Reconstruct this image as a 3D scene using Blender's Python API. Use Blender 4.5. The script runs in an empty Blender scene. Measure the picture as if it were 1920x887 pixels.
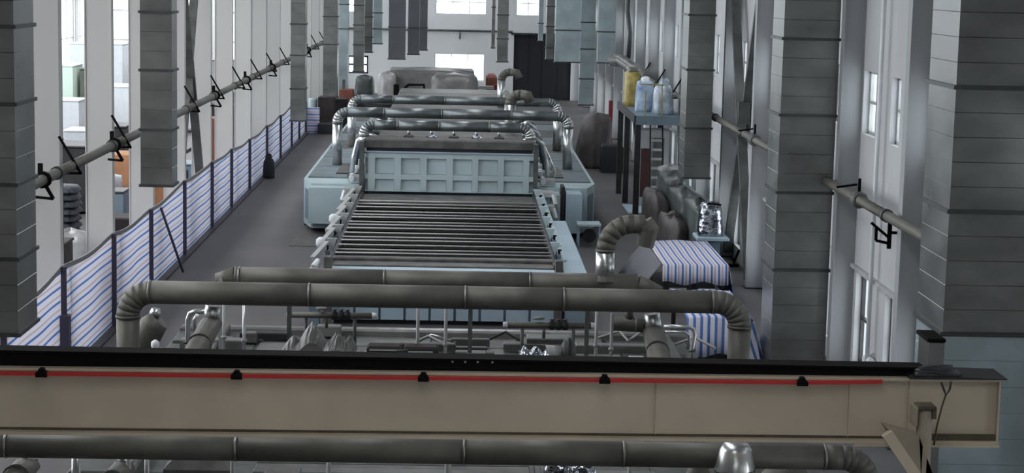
import bpy, bmesh, math, random
from mathutils import Vector, Matrix
random.seed(7)
S = bpy.context.scene
C = S.collection
# ------------------------------------------------------------------ camera
cam_d = bpy.data.cameras.new('camera'); cam = bpy.data.objects.new('camera', cam_d); C.objects.link(cam)
cam_d.sensor_fit = 'HORIZONTAL'; cam_d.sensor_width = 36.0; cam_d.lens = 3500.0 / 1920.0 * 36.0
cam_d.clip_start = 0.5; cam_d.clip_end = 600
cam.matrix_world = Matrix(((0.9994285, -0.0184800, -0.0283053, 0.0), (-0.0254542, 0.1395737, -0.9898845, 0.0), (0.0222438, 0.9900392, 0.1390235, 8.5), (0, 0, 0, 1)))
S.camera = cam
# ------------------------------------------------------------------ sky and added roof lights
W = bpy.data.worlds.new('overcast'); S.world = W; W.use_nodes = True
W.node_tree.nodes['Background'].inputs[0].default_value = (0.93, 0.965, 1.0, 1)
W.node_tree.nodes['Background'].inputs[1].default_value = 7.0
S.view_settings.view_transform = 'Standard'; S.view_settings.look = 'None'
S.view_settings.exposure = -0.6; S.view_settings.gamma = 1.0
S.cycles.use_denoising = True; S.cycles.max_bounces = 6; S.cycles.diffuse_bounces = 4; S.cycles.glossy_bounces = 4
S.cycles.transparent_max_bounces = 12; S.cycles.caustics_reflective = False; S.cycles.caustics_refractive = False
S.cycles.sample_clamp_indirect = 6
def area_light(name, loc, rot, sx, sy, radiance, col=(0.96, 0.98, 1.0)):
    l = bpy.data.lights.new(name, 'AREA'); l.shape = 'RECTANGLE'; l.size = sx; l.size_y = sy
    l.energy = radiance * math.pi * sx * sy; l.color = col
    o = bpy.data.objects.new(name, l); C.objects.link(o); o.location = loc; o.rotation_euler = rot
    return o
# area lights added under the unseen roof of the hall and side bay
for i in range(7):
    area_light('added_roof_light', (0, 8 + i * 20, 12.9), (0, 0, 0), 3.0, 12.0, 0.22 if i < 2 else 0.6, (0.97, 0.98, 1.0))
area_light('added_roof_light', (0, -14, 12.9), (0, 0, 0), 3.0, 12.0, 0.9, (1.0, 0.92, 0.8))  # warm light added behind the camera
for i in range(4):
    area_light('added_roof_light', (-16.5, 35 + i * 28, 12.9), (0, 0, 0), 5.0, 20.0, 6.5 if i == 0 else 4.6)

# ------------------------------------------------------------------ materials
def mat(name, col, rough=0.6, metal=0.0, var=0.0, scale=3.0, bump=0.0, bscale=20.0, col2=None, spec=0.5, alpha=1.0, trans=0.0, stretch=(1, 1, 1)):
    m = bpy.data.materials.new(name); m.use_nodes = True
    nt = m.node_tree; N = nt.nodes; L = nt.links
    b = N['Principled BSDF']; b.inputs['Base Color'].default_value = (*col, 1)
    b.inputs['Roughness'].default_value = rough; b.inputs['Metallic'].default_value = metal
    b.inputs['Specular IOR Level'].default_value = spec
    if alpha < 1: b.inputs['Alpha'].default_value = alpha
    if var or bump or col2:
        tc = N.new('ShaderNodeTexCoord'); mp = N.new('ShaderNodeMapping'); L.new(tc.outputs['Object'], mp.inputs[0])
        mp.inputs['Scale'].default_value = stretch
    if var or col2:
        n = N.new('ShaderNodeTexNoise'); n.inputs['Scale'].default_value = scale; n.inputs['Detail'].default_value = 5
        L.new(mp.outputs[0], n.inputs['Vector'])
        r = N.new('ShaderNodeValToRGB'); c2 = col2 or tuple(max(0, c * (1 - var)) for c in col)
        r.color_ramp.elements[0].position = 0.35; r.color_ramp.elements[1].position = 0.68
        r.color_ramp.elements[0].color = (*c2, 1); r.color_ramp.elements[1].color = (*(min(1, c * (1 + var * .5)) for c in col), 1)
        L.new(n.outputs[0], r.inputs[0]); L.new(r.outputs[0], b.inputs['Base Color'])
        if metal > 0.3:
            mr = N.new('ShaderNodeMapRange'); mr.inputs[3].default_value = max(.05, rough - .12); mr.inputs[4].default_value = rough + .12
            L.new(n.outputs[0], mr.inputs[0]); L.new(mr.outputs[0], b.inputs['Roughness'])
    if bump:
        n2 = N.new('ShaderNodeTexNoise'); n2.inputs['Scale'].default_value = bscale; n2.inputs['Detail'].default_value = 3
        L.new(mp.outputs[0], n2.inputs['Vector'])
        bp = N.new('ShaderNodeBump'); bp.inputs['Strength'].default_value = bump; bp.inputs['Distance'].default_value = 0.05
        L.new(n2.outputs[0], bp.inputs['Height']); L.new(bp.outputs[0], b.inputs['Normal'])
    return m
def stripe_mat(name, axis, period, stops, slant=0.0, slant_axis=2, thin=0.0):
    m = mat(name, (1, 1, 1), 0.55, bump=0.15, bscale=6); nt = m.node_tree; N = nt.nodes; L = nt.links
    tc = N.new('ShaderNodeTexCoord'); sp = N.new('ShaderNodeSeparateXYZ'); L.new(tc.outputs['Object'], sp.inputs[0])
    a = N.new('ShaderNodeMath'); a.operation = 'MULTIPLY_ADD'; L.new(sp.outputs[slant_axis], a.inputs[0]); a.inputs[1].default_value = slant; L.new(sp.outputs[axis], a.inputs[2])
    d = N.new('ShaderNodeMath'); d.operation = 'DIVIDE'; L.new(a.outputs[0], d.inputs[0]); d.inputs[1].default_value = period
    f = N.new('ShaderNodeMath'); f.operation = 'FRACT'; L.new(d.outputs[0], f.inputs[0])
    r = N.new('ShaderNodeValToRGB'); r.color_ramp.interpolation = 'CONSTANT'
    while len(r.color_ramp.elements) < len(stops): r.color_ramp.elements.new(0.5)
    for e, (p, c) in zip(r.color_ramp.elements, stops): e.position = p; e.color = (*c, 1)
    L.new(f.outputs[0], r.inputs[0]); L.new(r.outputs[0], N['Principled BSDF'].inputs['Base Color'])
    if thin:                                              # thin woven plastic lets daylight through
        tl = N.new('ShaderNodeBsdfTranslucent'); mx = N.new('ShaderNodeMixShader'); mx.inputs[0].default_value = thin
        L.new(r.outputs[0], tl.inputs[0]); L.new(N['Principled BSDF'].outputs[0], mx.inputs[1]); L.new(tl.outputs[0], mx.inputs[2]); L.new(mx.outputs[0], N['Material Output'].inputs[0])
    return m
def glass_mat():
    m = bpy.data.materials.new('window_glass'); m.use_nodes = True; nt = m.node_tree; N = nt.nodes; L = nt.links
    N.remove(N['Principled BSDF']); t = N.new('ShaderNodeBsdfTransparent'); g = N.new('ShaderNodeBsdfGlossy'); g.inputs['Roughness'].default_value = 0.05
    t.inputs[0].default_value = (0.93, 0.96, 0.97, 1)
    x = N.new('ShaderNodeMixShader'); x.inputs[0].default_value = 0.06
    L.new(t.outputs[0], x.inputs[1]); L.new(g.outputs[0], x.inputs[2]); L.new(x.outputs[0], N['Material Output'].inputs[0])
    return m
WH, BL, RD, GY = (0.76, 0.75, 0.85), (0.08, 0.18, 0.5), (0.58, 0.47, 0.5), (0.62, 0.63, 0.7)
M = dict(
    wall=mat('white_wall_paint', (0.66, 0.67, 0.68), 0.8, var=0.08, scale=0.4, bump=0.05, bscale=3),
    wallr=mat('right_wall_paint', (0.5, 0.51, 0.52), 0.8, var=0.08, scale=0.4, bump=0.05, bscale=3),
    colr=mat('shaded_column_paint', (0.33, 0.34, 0.35), 0.6, var=0.06, scale=0.6, stretch=(1, 1, .3)),  # column paint darkened to carry the shade on the right-hand row
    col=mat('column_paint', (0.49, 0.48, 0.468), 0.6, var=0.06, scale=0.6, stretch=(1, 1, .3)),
    floor=mat('concrete_floor', (0.088, 0.08, 0.083), 0.6, var=0.3, scale=0.35, bump=0.08, bscale=8, col2=(0.07, 0.066, 0.069)),
    ceil=mat('roof_sheet', (0.55, 0.56, 0.57), 0.7, var=0.1, scale=1),
    galv=mat('galvanised_sheet', (0.24, 0.243, 0.235), 0.32, 0.86, var=0.22, scale=1.1, bump=0.07, bscale=1.6, stretch=(1, 1, 1.6)),
    galvd=mat('galvanised_edge', (0.075, 0.08, 0.08), 0.45, 0.6, var=0.2),
    galvd2=mat('dark_galvanised_sheet', (0.13, 0.135, 0.15), 0.5, 0.5, var=0.15, scale=1),
    galvb=mat('bluish_galvanised_sheet', (0.42, 0.5, 0.52), 0.42, 0.7, var=0.2, scale=1.2, bump=0.2, bscale=2),
    pipe=mat('dull_spiral_duct', (0.135, 0.13, 0.112), 0.55, 0.35, var=0.2, scale=3, bump=0.1, bscale=5),
    band=mat('joint_band_metal', (0.3, 0.3, 0.28), 0.35, 0.85, var=0.2),
    chrome=mat('bright_duct', (0.62, 0.63, 0.63), 0.3, 0.9, var=0.15, scale=2, bump=0.04, bscale=2),
    blue=mat('light_blue_paint', (0.47, 0.575, 0.6), 0.45, var=0.12, scale=0.8, bump=0.04),
    blued=mat('mid_blue_paint', (0.16, 0.22, 0.27), 0.5, var=0.15, scale=1),
    bluel=mat('pale_blue_cover', (0.38, 0.49, 0.57), 0.5, var=0.08, scale=0.7),
    dark=mat('dark_steel', (0.03, 0.03, 0.033), 0.5, 0.3, var=0.3, scale=3),
    black=mat('black_paint', (0.006, 0.005, 0.005), 0.85, spec=0.1),
    tan2=mat('darker_brown_paint', (0.3, 0.25, 0.19), 0.6, var=0.15, scale=2),  # brown a step darker than the crane tan
    void=mat('near_black', (0.006, 0.007, 0.011), 0.7),
    grey=mat('grey_machine_paint', (0.105, 0.11, 0.105), 0.5, 0.2, var=0.35, scale=2.2, bump=0.2, bscale=5),
    greyl=mat('light_grey_paint', (0.42, 0.43, 0.43), 0.5, var=0.15, scale=2),
    dustb=mat('dusty_blue_lid', (0.17, 0.21, 0.23), 0.6, var=0.2, scale=1.5),
    dust=mat('dusty_steel_top', (0.12, 0.115, 0.11), 0.6, 0.3, var=0.4, scale=2.5, bump=0.1),
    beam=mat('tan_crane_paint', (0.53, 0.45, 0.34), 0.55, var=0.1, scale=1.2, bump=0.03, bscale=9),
    beamd=mat('dark_tan_edge', (0.075, 0.06, 0.035), 0.6, var=0.3, scale=6),  # very dark brown for beam seam, end gap, post cap and cable
    red=mat('red_conductor_bar', (0.5, 0.02, 0.015), 0.45),
    rod=mat('steel_rod', (0.42, 0.42, 0.41), 0.6, 0.2),
    ppb=mat('bluish_spiral_duct', (0.17, 0.19, 0.195), 0.36, 0.7, var=0.2, scale=3, bump=0.1, bscale=5),
    white=mat('white_plastic', (0.75, 0.77, 0.8), 0.45, var=0.06),
    card=mat('brown_cardboard', (0.42, 0.2, 0.1), 0.8, var=0.2, scale=2),
    rust=mat('rusty_red_paint', (0.22, 0.07, 0.045), 0.7, var=0.3, scale=3),
    rust2=mat('dark_maroon_paint', (0.05, 0.012, 0.016), 0.6),
    redp=mat('red_paint', (0.16, 0.012, 0.018), 0.5),
    yel=mat('yellow_plastic_wrap', (0.42, 0.33, 0.1), 0.4, var=0.4, scale=4, bump=0.6, bscale=4),
    sack=mat('blue_woven_sack', (0.12, 0.2, 0.38), 0.6, col2=(0.5, 0.6, 0.7), scale=2.2, bump=0.4, bscale=4),
    film=mat('clear_plastic_film', (0.42, 0.5, 0.58), 0.22, var=0.45, scale=2.2, bump=0.9, bscale=3, spec=0.8),
    wrap=mat('grey_dust_sheet', (0.17, 0.165, 0.16), 0.35, var=0.35, scale=1.4, bump=0.9, bscale=2, spec=0.6),
    wrapg=mat('green_grey_tarpaulin', (0.085, 0.1, 0.1), 0.4, var=0.5, scale=1.2, bump=0.9, bscale=2),
    wrapl=mat('pale_plastic_sheet', (0.4, 0.39, 0.385), 0.3, var=0.3, scale=1.4, bump=0.9, bscale=2, spec=0.7),
    foil=mat('crinkled_foil', (0.75, 0.78, 0.85), 0.16, 1.0, bump=1.0, bscale=5, col2=(0.2, 0.22, 0.25), scale=5),
    brown=mat('brown_tarpaulin', (0.075, 0.062, 0.062), 0.55, var=0.3, scale=2, bump=0.5, bscale=3),
    pallet=mat('dark_wood', (0.03, 0.022, 0.022), 0.8, var=0.4, scale=4),
    net=mat('dark_netting', (0.02, 0.023, 0.03), 0.6, bump=0.8, bscale=10, col2=(0.06, 0.065, 0.08), scale=9),
    olive=mat('olive_machine_paint', (0.16, 0.18, 0.15), 0.6, var=0.2),
    green=mat('pale_green_paint', (0.62, 0.74, 0.64), 0.6),
    purple=mat('purple_grey_post', (0.045, 0.04, 0.07), 0.5),
    hem=mat('grey_tarpaulin_hem', (0.2, 0.2, 0.21), 0.7),
    fence=stripe_mat('striped_fence_tarpaulin', 2, 0.30, [(0, WH), (0.2, BL), (0.38, WH), (0.66, RD), (0.8, WH)], thin=0.3),
    tarp=stripe_mat('striped_cover_tarpaulin', 0, 0.19, [(0, WH), (0.12, BL), (0.38, WH), (0.6, RD), (0.82, WH)]),
    tarpb=stripe_mat('blue_striped_tarpaulin', 0, 0.16, [(0, WH), (0.4, BL), (0.8, WH)]),
    tarps=stripe_mat('slanted_striped_tarpaulin', 0, 0.16, [(0, WH), (0.4, BL), (0.8, WH)], slant=0.35),
    dtarp=stripe_mat('grey_striped_net', 2, 0.12, [(0, (0.13, 0.13, 0.15)), (0.5, (0.07, 0.07, 0.09))], slant=0.5, slant_axis=1),
    glass=glass_mat(),
)
# ------------------------------------------------------------------ mesh builder
class MB:
    def __init__(s): s.v = []; s.f = []; s.sm = []
    def add(s, vs, fs, smooth=False):
        k = len(s.v); s.v += [tuple(v) for v in vs]; s.f += [tuple(i + k for i in f) for f in fs]; s.sm += [smooth] * len(fs); return s
    def box(s, x0, x1, y0, y1, z0, z1):
        return s.add([(x0, y0, z0), (x1, y0, z0), (x1, y1, z0), (x0, y1, z0), (x0, y0, z1), (x1, y0, z1), (x1, y1, z1), (x0, y1, z1)],
                     [(0, 3, 2, 1), (4, 5, 6, 7), (0, 1, 5, 4), (1, 2, 6, 5), (2, 3, 7, 6), (3, 0, 4, 7)])
    def pillow(s, x0, x1, y0, y1, z0, z1, e=0.02):      # sheet-metal ring with crimped edges above and below
        zs = [(z0, 0), (z0 + e, e), (z1 - e, e), (z1, 0)]; v = []
        for z, d in zs:
            v += [(x0 - d, y0 - d, z), (x1 + d, y0 - d, z), (x1 + d, y1 + d, z), (x0 - d, y1 + d, z)]
        f = [(0, 3, 2, 1), (12, 13, 14, 15)]
        for r in range(3):
            for k in range(4): a = r * 4 + k; b = r * 4 + (k + 1) % 4; f.append((a, b, b + 4, a + 4))
        return s.add(v, f)
    def cham(s, x0, x1, y0, y1, z0, z1, c=0.03):         # box with chamfered top edges
        v = [(x0, y0, z0), (x1, y0, z0), (x1, y1, z0), (x0, y1, z0), (x0, y0, z1 - c), (x1, y0, z1 - c), (x1, y1, z1 - c), (x0, y1, z1 - c),
             (x0 + c, y0 + c, z1), (x1 - c, y0 + c, z1), (x1 - c, y1 - c, z1), (x0 + c, y1 - c, z1)]
        f = [(0, 3, 2, 1), (8, 9, 10, 11)] + [(a, (a + 1) % 4, (a + 1) % 4 + 4, a + 4) for a in range(4)] + [(a + 4, (a + 1) % 4 + 4, (a + 1) % 4 + 8, a + 8) for a in range(4)]
        return s.add(v, f)
    def tube(s, pts, r, n=12, caps=True, smooth=True, ta=None, tb=None):
        pts = [Vector(p) for p in pts]; rs = r if isinstance(r, (list, tuple)) else [r] * len(pts)
        t0 = (pts[1] - pts[0]).normalized(); u = t0.orthogonal().normalized(); v = []; k = len(pts)
        for i, p in enumerate(pts):
            t = ((pts[min(i + 1, k - 1)] - p).normalized() + (p - pts[max(i - 1, 0)]).normalized())
            t = t.normalized() if t.length > 1e-6 else t0
            if i == 0 and ta is not None: t = ta
            if i == k - 1 and tb is not None: t = tb
            u = (u - t * u.dot(t)).normalized(); w = t.cross(u)
            for j in range(n):
                a = 2 * math.pi * j / n; v.append(p + (u * math.cos(a) + w * math.sin(a)) * rs[i])
        f = []
        for i in range(k - 1):
            for j in range(n): f.append((i * n + j, i * n + (j + 1) % n, (i + 1) * n + (j + 1) % n, (i + 1) * n + j))
        s.add(v, f, smooth)
        if caps:
            s.f.append(tuple(len(s.v) - len(v) + j for j in reversed(range(n)))); s.sm.append(False)
            s.f.append(tuple(len(s.v) - n + j for j in range(n))); s.sm.append(False)
        return s
    def bar(s, a, b, w, h=None):                          # square bar between two points
        a = Vector(a); b = Vector(b); h = h or w; t = (b - a).normalized()
        up = Vector((0, 0, 1)) if abs(t.z) < 0.95 else Vector((0, 1, 0))
        x = t.cross(up).normalized() * w / 2; y = x.cross(t).normalized() * h / 2
        v = [a - x - y, a + x - y, a + x + y, a - x + y, b - x - y, b + x - y, b + x + y, b - x + y]
        return s.add(v, [(3, 2, 1, 0), (4, 5, 6, 7), (0, 1, 5, 4), (1, 2, 6, 5), (2, 3, 7, 6), (3, 0, 4, 7)])
    def prism(s, poly, z0, z1):
        n = len(poly); v = [(x, y, z0) for x, y in poly] + [(x, y, z1) for x, y in poly]
        return s.add(v, [tuple(reversed(range(n))), tuple(range(n, 2 * n))] + [(i, (i + 1) % n, (i + 1) % n + n, i + n) for i in range(n)])
    def lathe(s, c, prof, n=14):                          # (radius, z) profile around a vertical axis
        v = []; 
        for r, z in prof:
            for j in range(n): a = 2 * math.pi * j / n; v.append((c[0] + r * math.cos(a), c[1] + r * math.sin(a), c[2] + z))
        f = [(i * n + j, i * n + (j + 1) % n, (i + 1) * n + (j + 1) % n, (i + 1) * n + j) for i in range(len(prof) - 1) for j in range(n)]
        f += [tuple(reversed(range(n))), tuple(range((len(prof) - 1) * n, len(prof) * n))]
        return s.add(v, f, True)
    def lump(s, x0, x1, y0, y1, z0, z1, seed=0, amp=0.12, sq=0.35, n=16, m=9, lean=0.0, fl=0.6):   # sheeted bundle: squarish dome with folds
        R = random.Random(seed); cx, cy = (x0 + x1) / 2, (y0 + y1) / 2; hx, hy = (x1 - x0) / 2, (y1 - y0) / 2; v = []; f = []
        ph = [R.uniform(0, 6.28) for _ in range(6)]
        for i in range(m):
            t = i / (m - 1); 
            rad = 1.0 - 0.12 * t if t < fl else (1 - 0.12 * fl) * math.sqrt(max(0.0, 1 - ((t - fl) / (1 - fl)) ** 2)) * 0.98 + 0.02
            z = z0 + (z1 - z0) * (t if t < fl else fl + (1 - fl) * math.sin((t - fl) / (1 - fl) * math.pi / 2))
            for j in range(n):
                a = 2 * math.pi * j / n; c, q = math.cos(a), math.sin(a)
                k = 1 / max(abs(c), abs(q)) * (1 - sq) + sq
                w = 1 + amp * (0.5 * math.sin(5 * a + ph[0] + 2 * t) + 0.35 * math.sin(9 * a + ph[1]) * (1 - t) + 0.3 * math.sin(3 * a + ph[2] + 5 * t)) + R.uniform(-amp, amp) * .25
                v.append((cx + hx * rad * c * k * w * .92 + lean * t, cy + hy * rad * q * k * w * .92, z + (0 if i == 0 else amp * .35 * (z1 - z0) * math.sin(3 * a + ph[3]) * t)))
        for i in range(m - 1):
            for j in range(n): f.append((i * n + j, i * n + (j + 1) % n, (i + 1) * n + (j + 1) % n, (i + 1) * n + j))
        f += [tuple(reversed(range(n))), tuple(range((m - 1) * n, m * n))]
        return s.add(v, f, True)
def arc(p, q, c, n=6):      # quarter bend from p to q whose centre of curvature is c
    p, q, c = Vector(p), Vector(q), Vector(c); a, b = p - c, q - c
    return [c + a * math.cos(t * math.pi / 2 / n) + b * math.sin(t * math.pi / 2 / n) for t in range(n + 1)]
def gores(pa, ta, tb):     # pieces of a segmented bend with mitred joints
    T = [ta] + [(pa[k + 1] - pa[k - 1]).normalized() for k in range(1, len(pa) - 1)] + [tb]
    return [(pa[k], pa[k + 1], T[k], T[k + 1]) for k in range(len(pa) - 1)]
LOC = {}
def obj(name, mb, m, parent=None, label=None, kind=None):
    me = bpy.data.meshes.new(name); off = LOC.get(parent.name, (0, 0, 0)) if parent else (0, 0, 0)
    me.from_pydata([(v[0] - off[0], v[1] - off[1], v[2] - off[2]) for v in mb.v], [], mb.f)
    me.polygons.foreach_set('use_smooth', mb.sm); me.materials.append(M[m] if isinstance(m, str) else m); me.update()
    o = bpy.data.objects.new(name, me); C.objects.link(o)
    if parent: o.parent = parent; LOC[o.name] = off
    if label: o['label'] = label
    if kind: o['kind'] = kind
    return o
def thing(name, label, cat, loc=(0, 0, 0), group=None):
    o = bpy.data.objects.new(name, None); C.objects.link(o); o.location = loc; o.empty_display_size = 0.3; LOC[o.name] = tuple(loc)
    o['label'] = label; o['category'] = cat
    if group: o['group'] = group
    return o
def one(name, mb, m, label, cat, group=None, kind=None):      # a thing that is one mesh; origin moved to its base
    xs = [v[0] for v in mb.v]; ys = [v[1] for v in mb.v]; zs = [v[2] for v in mb.v]
    c = ((min(xs) + max(xs)) / 2, (min(ys) + max(ys)) / 2, min(zs))
    mb.v = [(v[0] - c[0], v[1] - c[1], v[2] - c[2]) for v in mb.v]
    o = obj(name, mb, m, None, label, kind); o.location = c; LOC[o.name] = c; o['category'] = cat
    if group: o['group'] = group
    return o
def struct(name, mb, m, label=None, parent=None):
    o = obj(name, mb, m, parent)
    if not parent: o['kind'] = 'structure'; o['label'] = label or name; o['category'] = name.split('_')[0]
    return o
ORD = ['first', 'second', 'third', 'fourth', 'fifth', 'sixth', 'seventh', 'eighth', 'ninth', 'tenth', 'eleventh', 'twelfth', 'thirteenth', 'fourteenth', 'fifteenth', 'sixteenth', 'seventeenth', 'eighteenth', 'nineteenth', 'twentieth', 'twenty-first', 'twenty-second', 'twenty-third', 'twenty-fourth']
# ================================================================== THE SETTING
GRID = [39.2 + 5.9 * k for k in range(-12, 16)]           # column lines of the hall
struct('floor', MB().box(-25.3, 8.75, -35, 128.6, -0.25, 0), 'floor', 'grey concrete floor of the long production hall')
ce = MB(); 
for x0, x1 in ((-25.3, -19.2), (-13.8, -1.6), (1.6, 8.75)): ce.box(x0, x1, -35, 128.6, 13, 13.25)
for x0, x1, ys in ((-19.2, -13.8, [(-35, 24.5), (45.5, 52.5), (73.5, 80.5), (101.5, 108.5), (129.5, 129.6)]),
                   (-1.6, 1.6, [(-35, -20.5), (-7.5, 1.5)] + [(14.5 + 20 * i, 21.5 + 20 * i) for i in range(6)])):
    for a, b in ys: ce.box(x0, x1, a, min(b, 128.6), 13, 13.25)
struct('ceiling', ce, 'ceil', 'high sheet-metal roof with openings added for the roof lights')  # roof openings invented to go with the added lights
def holed(axis, p0, p1, a0, a1, z0, z1, holes):          # wall slab with rectangular openings
    mb = MB(); A = sorted({a0, a1, *[h[0] for h in holes], *[h[1] for h in holes]}); Z = sorted({z0, z1, *[h[2] for h in holes], *[h[3] for h in holes]})
    for i in range(len(A) - 1):
        run = None
        for j in range(len(Z) - 1):
            ca, cz = (A[i] + A[i + 1]) / 2, (Z[j] + Z[j + 1]) / 2
            solid = not any(h[0] < ca < h[1] and h[2] < cz < h[3] for h in holes)
            if solid: run = (run[0], Z[j + 1]) if run else (Z[j], Z[j + 1])
            if run and (not solid or j == len(Z) - 2):
                if axis == 'x': mb.box(p0, p1, A[i], A[i + 1], run[0], run[1])
                else: mb.box(A[i], A[i + 1], p0, p1, run[0], run[1])
                run = None
    return mb
WN = [0]
def window(axis, p, a0, a1, z0, z1, na, nz, fr, label, m='dark', glass=True):   # frame bars and a pane in each opening
    WN[0] += 1; o = bpy.data.objects.new('window_%d' % WN[0], None); C.objects.link(o); o['kind'] = 'structure'; o['label'] = label; o['category'] = 'window'
    d = fr
    def bx(A0, A1, Z0, Z1, t): return MB().box(p - t, p + t, A0, A1, Z0, Z1) if axis == 'x' else MB().box(A0, A1, p - t, p + t, Z0, Z1)
    f = MB()
    for q in (bx(a0, a1, z0, z0 + d, .04), bx(a0, a1, z1 - d, z1, .04), bx(a0, a0 + d, z0, z1, .04), bx(a1 - d, a1, z0, z1, .04)): f.add(q.v, q.f)
    for i in range(1, na): c = a0 + (a1 - a0) * i / na; q = bx(c - d / 2, c + d / 2, z0, z1, .035); f.add(q.v, q.f)
    for i in range(1, nz): c = z0 + (z1 - z0) * i / nz; q = bx(a0, a1, c - d / 2, c + d / 2, .035); f.add(q.v, q.f)
    obj('window_frame', f, m, o)
    if glass:
        for i in range(na):
            for j in range(nz):
                e = d / 2; q = bx(a0 + (a1 - a0) * i / na + e, a0 + (a1 - a0) * (i + 1) / na - e, z0 + (z1 - z0) * j / nz + e, z0 + (z1 - z0) * (j + 1) / nz - e, .006)
                obj('pane', q, 'glass', o)
    return o
# right wall, its paired upper and lower windows in every bay
RH = []
for k in range(-6, 16):
    b = 5.9 * k
    for y0, y1, z0, z1 in ((37.85, 39.1, 5.35, 6.67), (35.75, 36.55, 5.35, 6.67), (37.7, 38.95, 0.45, 2.4), (35.6, 36.2, 0.45, 2.4)):
        RH.append((y0 + b, y1 + b, z0, z1))
RH = [h for h in RH if h[1] < 128]
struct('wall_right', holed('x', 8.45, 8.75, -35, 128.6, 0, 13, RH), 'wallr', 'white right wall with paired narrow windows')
for h in RH:
    if h[0] > 20 and h[0] < 100:
        bay = int((h[0] - 33.3) // 5.9) ; up = h[2] > 3
        window('x', 8.62, h[0], h[1], h[2], h[3], 1 if h[1] - h[0] < 1 else 2, 2, .06, '%s window in the right wall, %s bay from the viewer, %s of its pair' % ('upper' if up else 'lower', ORD[max(0, int((h[0] - 20) // 5.9))], 'the wide one' if h[1] - h[0] > 1 else 'the narrow one'), 'dark' if not up else 'greyl')
lg = MB().box(8.36, 8.45, 20, 127, 2.48, 2.56); struct('trim_1', lg, 'greyl', 'thin grey ledge along the right wall above the lower windows')
# left side bay outer wall, almost all window
LH = [(y + 0.35, y + 5.85, 1.3, 6.4) for y in GRID[:-1] if 25 < y < 122] + [(y + 0.35, y + 5.85, 6.7, 12.7) for y in GRID[:-1] if 25 < y < 122]
struct('wall_left', holed('x', -25.3, -25.0, -35, 128.6, 0, 13, LH), 'wall', 'white outer wall of the left side bay, nearly all window')
for h in LH:
    if h[0] > 55: window('x', -25.15, h[0], h[1], h[2], h[3], 3, 2, .06, 'large %s daylight window in the side bay, %s along its wall' % ('upper' if h[2] > 6 else 'lower', ORD[int((h[0] - 55) // 5.9)]), 'greyl')
# end wall
BH = [(-1.87, 1.58, 5.72, 7.4), (3.61, 5.25, 5.72, 7.4), (-8.1, -7.35, 5.72, 7.4), (-1.9, 1.51, 1.2, 3.05), (-7.85, -6.43, 1.55, 2.78), (3.5, 7.45, 0.0, 4.42),
      (-24, -21, 1.5, 11.5), (-20, -17, 1.5, 11.5), (-16, -13, 1.5, 11.5), (-12, -10, 1.5, 11.5)]
struct('wall_back', holed('y', 128.2, 128.6, -25.3, 8.75, 0, 13, BH), 'wall', 'white end wall of the hall with bright windows and a dark doorway')
for i, h in enumerate(BH):
    if i != 5: window('y', 128.4, *h, (3, 2, 1, 3, 2, 0, 2, 2, 2, 2)[i], (2, 2, 2, 1, 2, 0, 5, 5, 5, 5)[i], (.05, .05, .05, .05, .12, 0, .1, .1, .1, .1)[i],
                      ['wide upper window in the end wall above the sheeted machine', 'upper window in the end wall above the dark doorway', 'narrow upper window at the far left of the end wall', 'wide lower window in the end wall behind the sheeted machine', 'small four-pane window low at the left of the end wall', '',
                       'tall end window of the side bay, outermost', 'tall end window of the side bay, second from the outside', 'tall end window of the side bay, third from the outside', 'tall end window of the side bay, beside the columns'][i], 'greyl' if i != 4 else 'purple')
d = bpy.data.objects.new('door_1', None); C.objects.link(d); d['kind'] = 'structure'; d['label'] = 'tall dark sliding doorway in the end wall'; d['category'] = 'door'
for i in range(4): obj('dark_opening_panel', MB().cham(3.5 + i * .9875, 3.5 + (i + 1) * .9875, 128.4 + .05 * (i % 2), 128.5 + .05 * (i % 2), 0.0, 4.42, .005), 'void', d)  # near-black panels stand in for the unlit room behind the opening
obj('door_track', MB().box(3.3, 7.6, 128.0, 128.2, 4.42, 4.55), 'dark', d)
struct('wall_front', holed('y', -35.3, -35, -25.3, 8.75, 0, 13, [(-7, -2, 2, 9), (1, 6, 2, 9)]), 'wall', 'white wall behind the viewpoint')
# wall between main hall and side bay exists only as columns
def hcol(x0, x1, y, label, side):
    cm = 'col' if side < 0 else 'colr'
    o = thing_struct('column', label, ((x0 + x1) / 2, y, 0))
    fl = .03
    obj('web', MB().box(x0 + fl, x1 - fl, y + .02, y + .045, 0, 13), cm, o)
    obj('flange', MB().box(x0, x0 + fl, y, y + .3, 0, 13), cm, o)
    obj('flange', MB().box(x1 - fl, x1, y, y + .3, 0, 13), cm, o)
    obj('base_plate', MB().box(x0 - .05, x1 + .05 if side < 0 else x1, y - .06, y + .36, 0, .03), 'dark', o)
def thing_struct(name, label, loc):
    o = bpy.data.objects.new(name, None); C.objects.link(o); o['kind'] = 'structure'; o['label'] = label; o['category'] = 'column'; o.location = loc; LOC[o.name] = loc; return o
for y in GRID:
    if y > 4:
        hcol(-9.05, -8.4, y, 'white steel column between hall and side bay, %s from the viewer' % ORD[int((y - 4) // 5.9)], -1)
        hcol(8.0, 8.45, y, 'shade-darkened steel column against the right wall, %s from the viewer' % ORD[int((y - 4) // 5.9)], 1)
for y in GRID:
    if y > 30: # outer columns of the side bay
        o = thing_struct('column', 'white column on the outer wall of the side bay, %s from the viewer' % ORD[int((y - 30) // 5.9)], (-24.8, y, 0)); obj('shaft', MB().box(-25.0, -24.85, y, y + .3, 0, 13), 'col', o)
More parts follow.
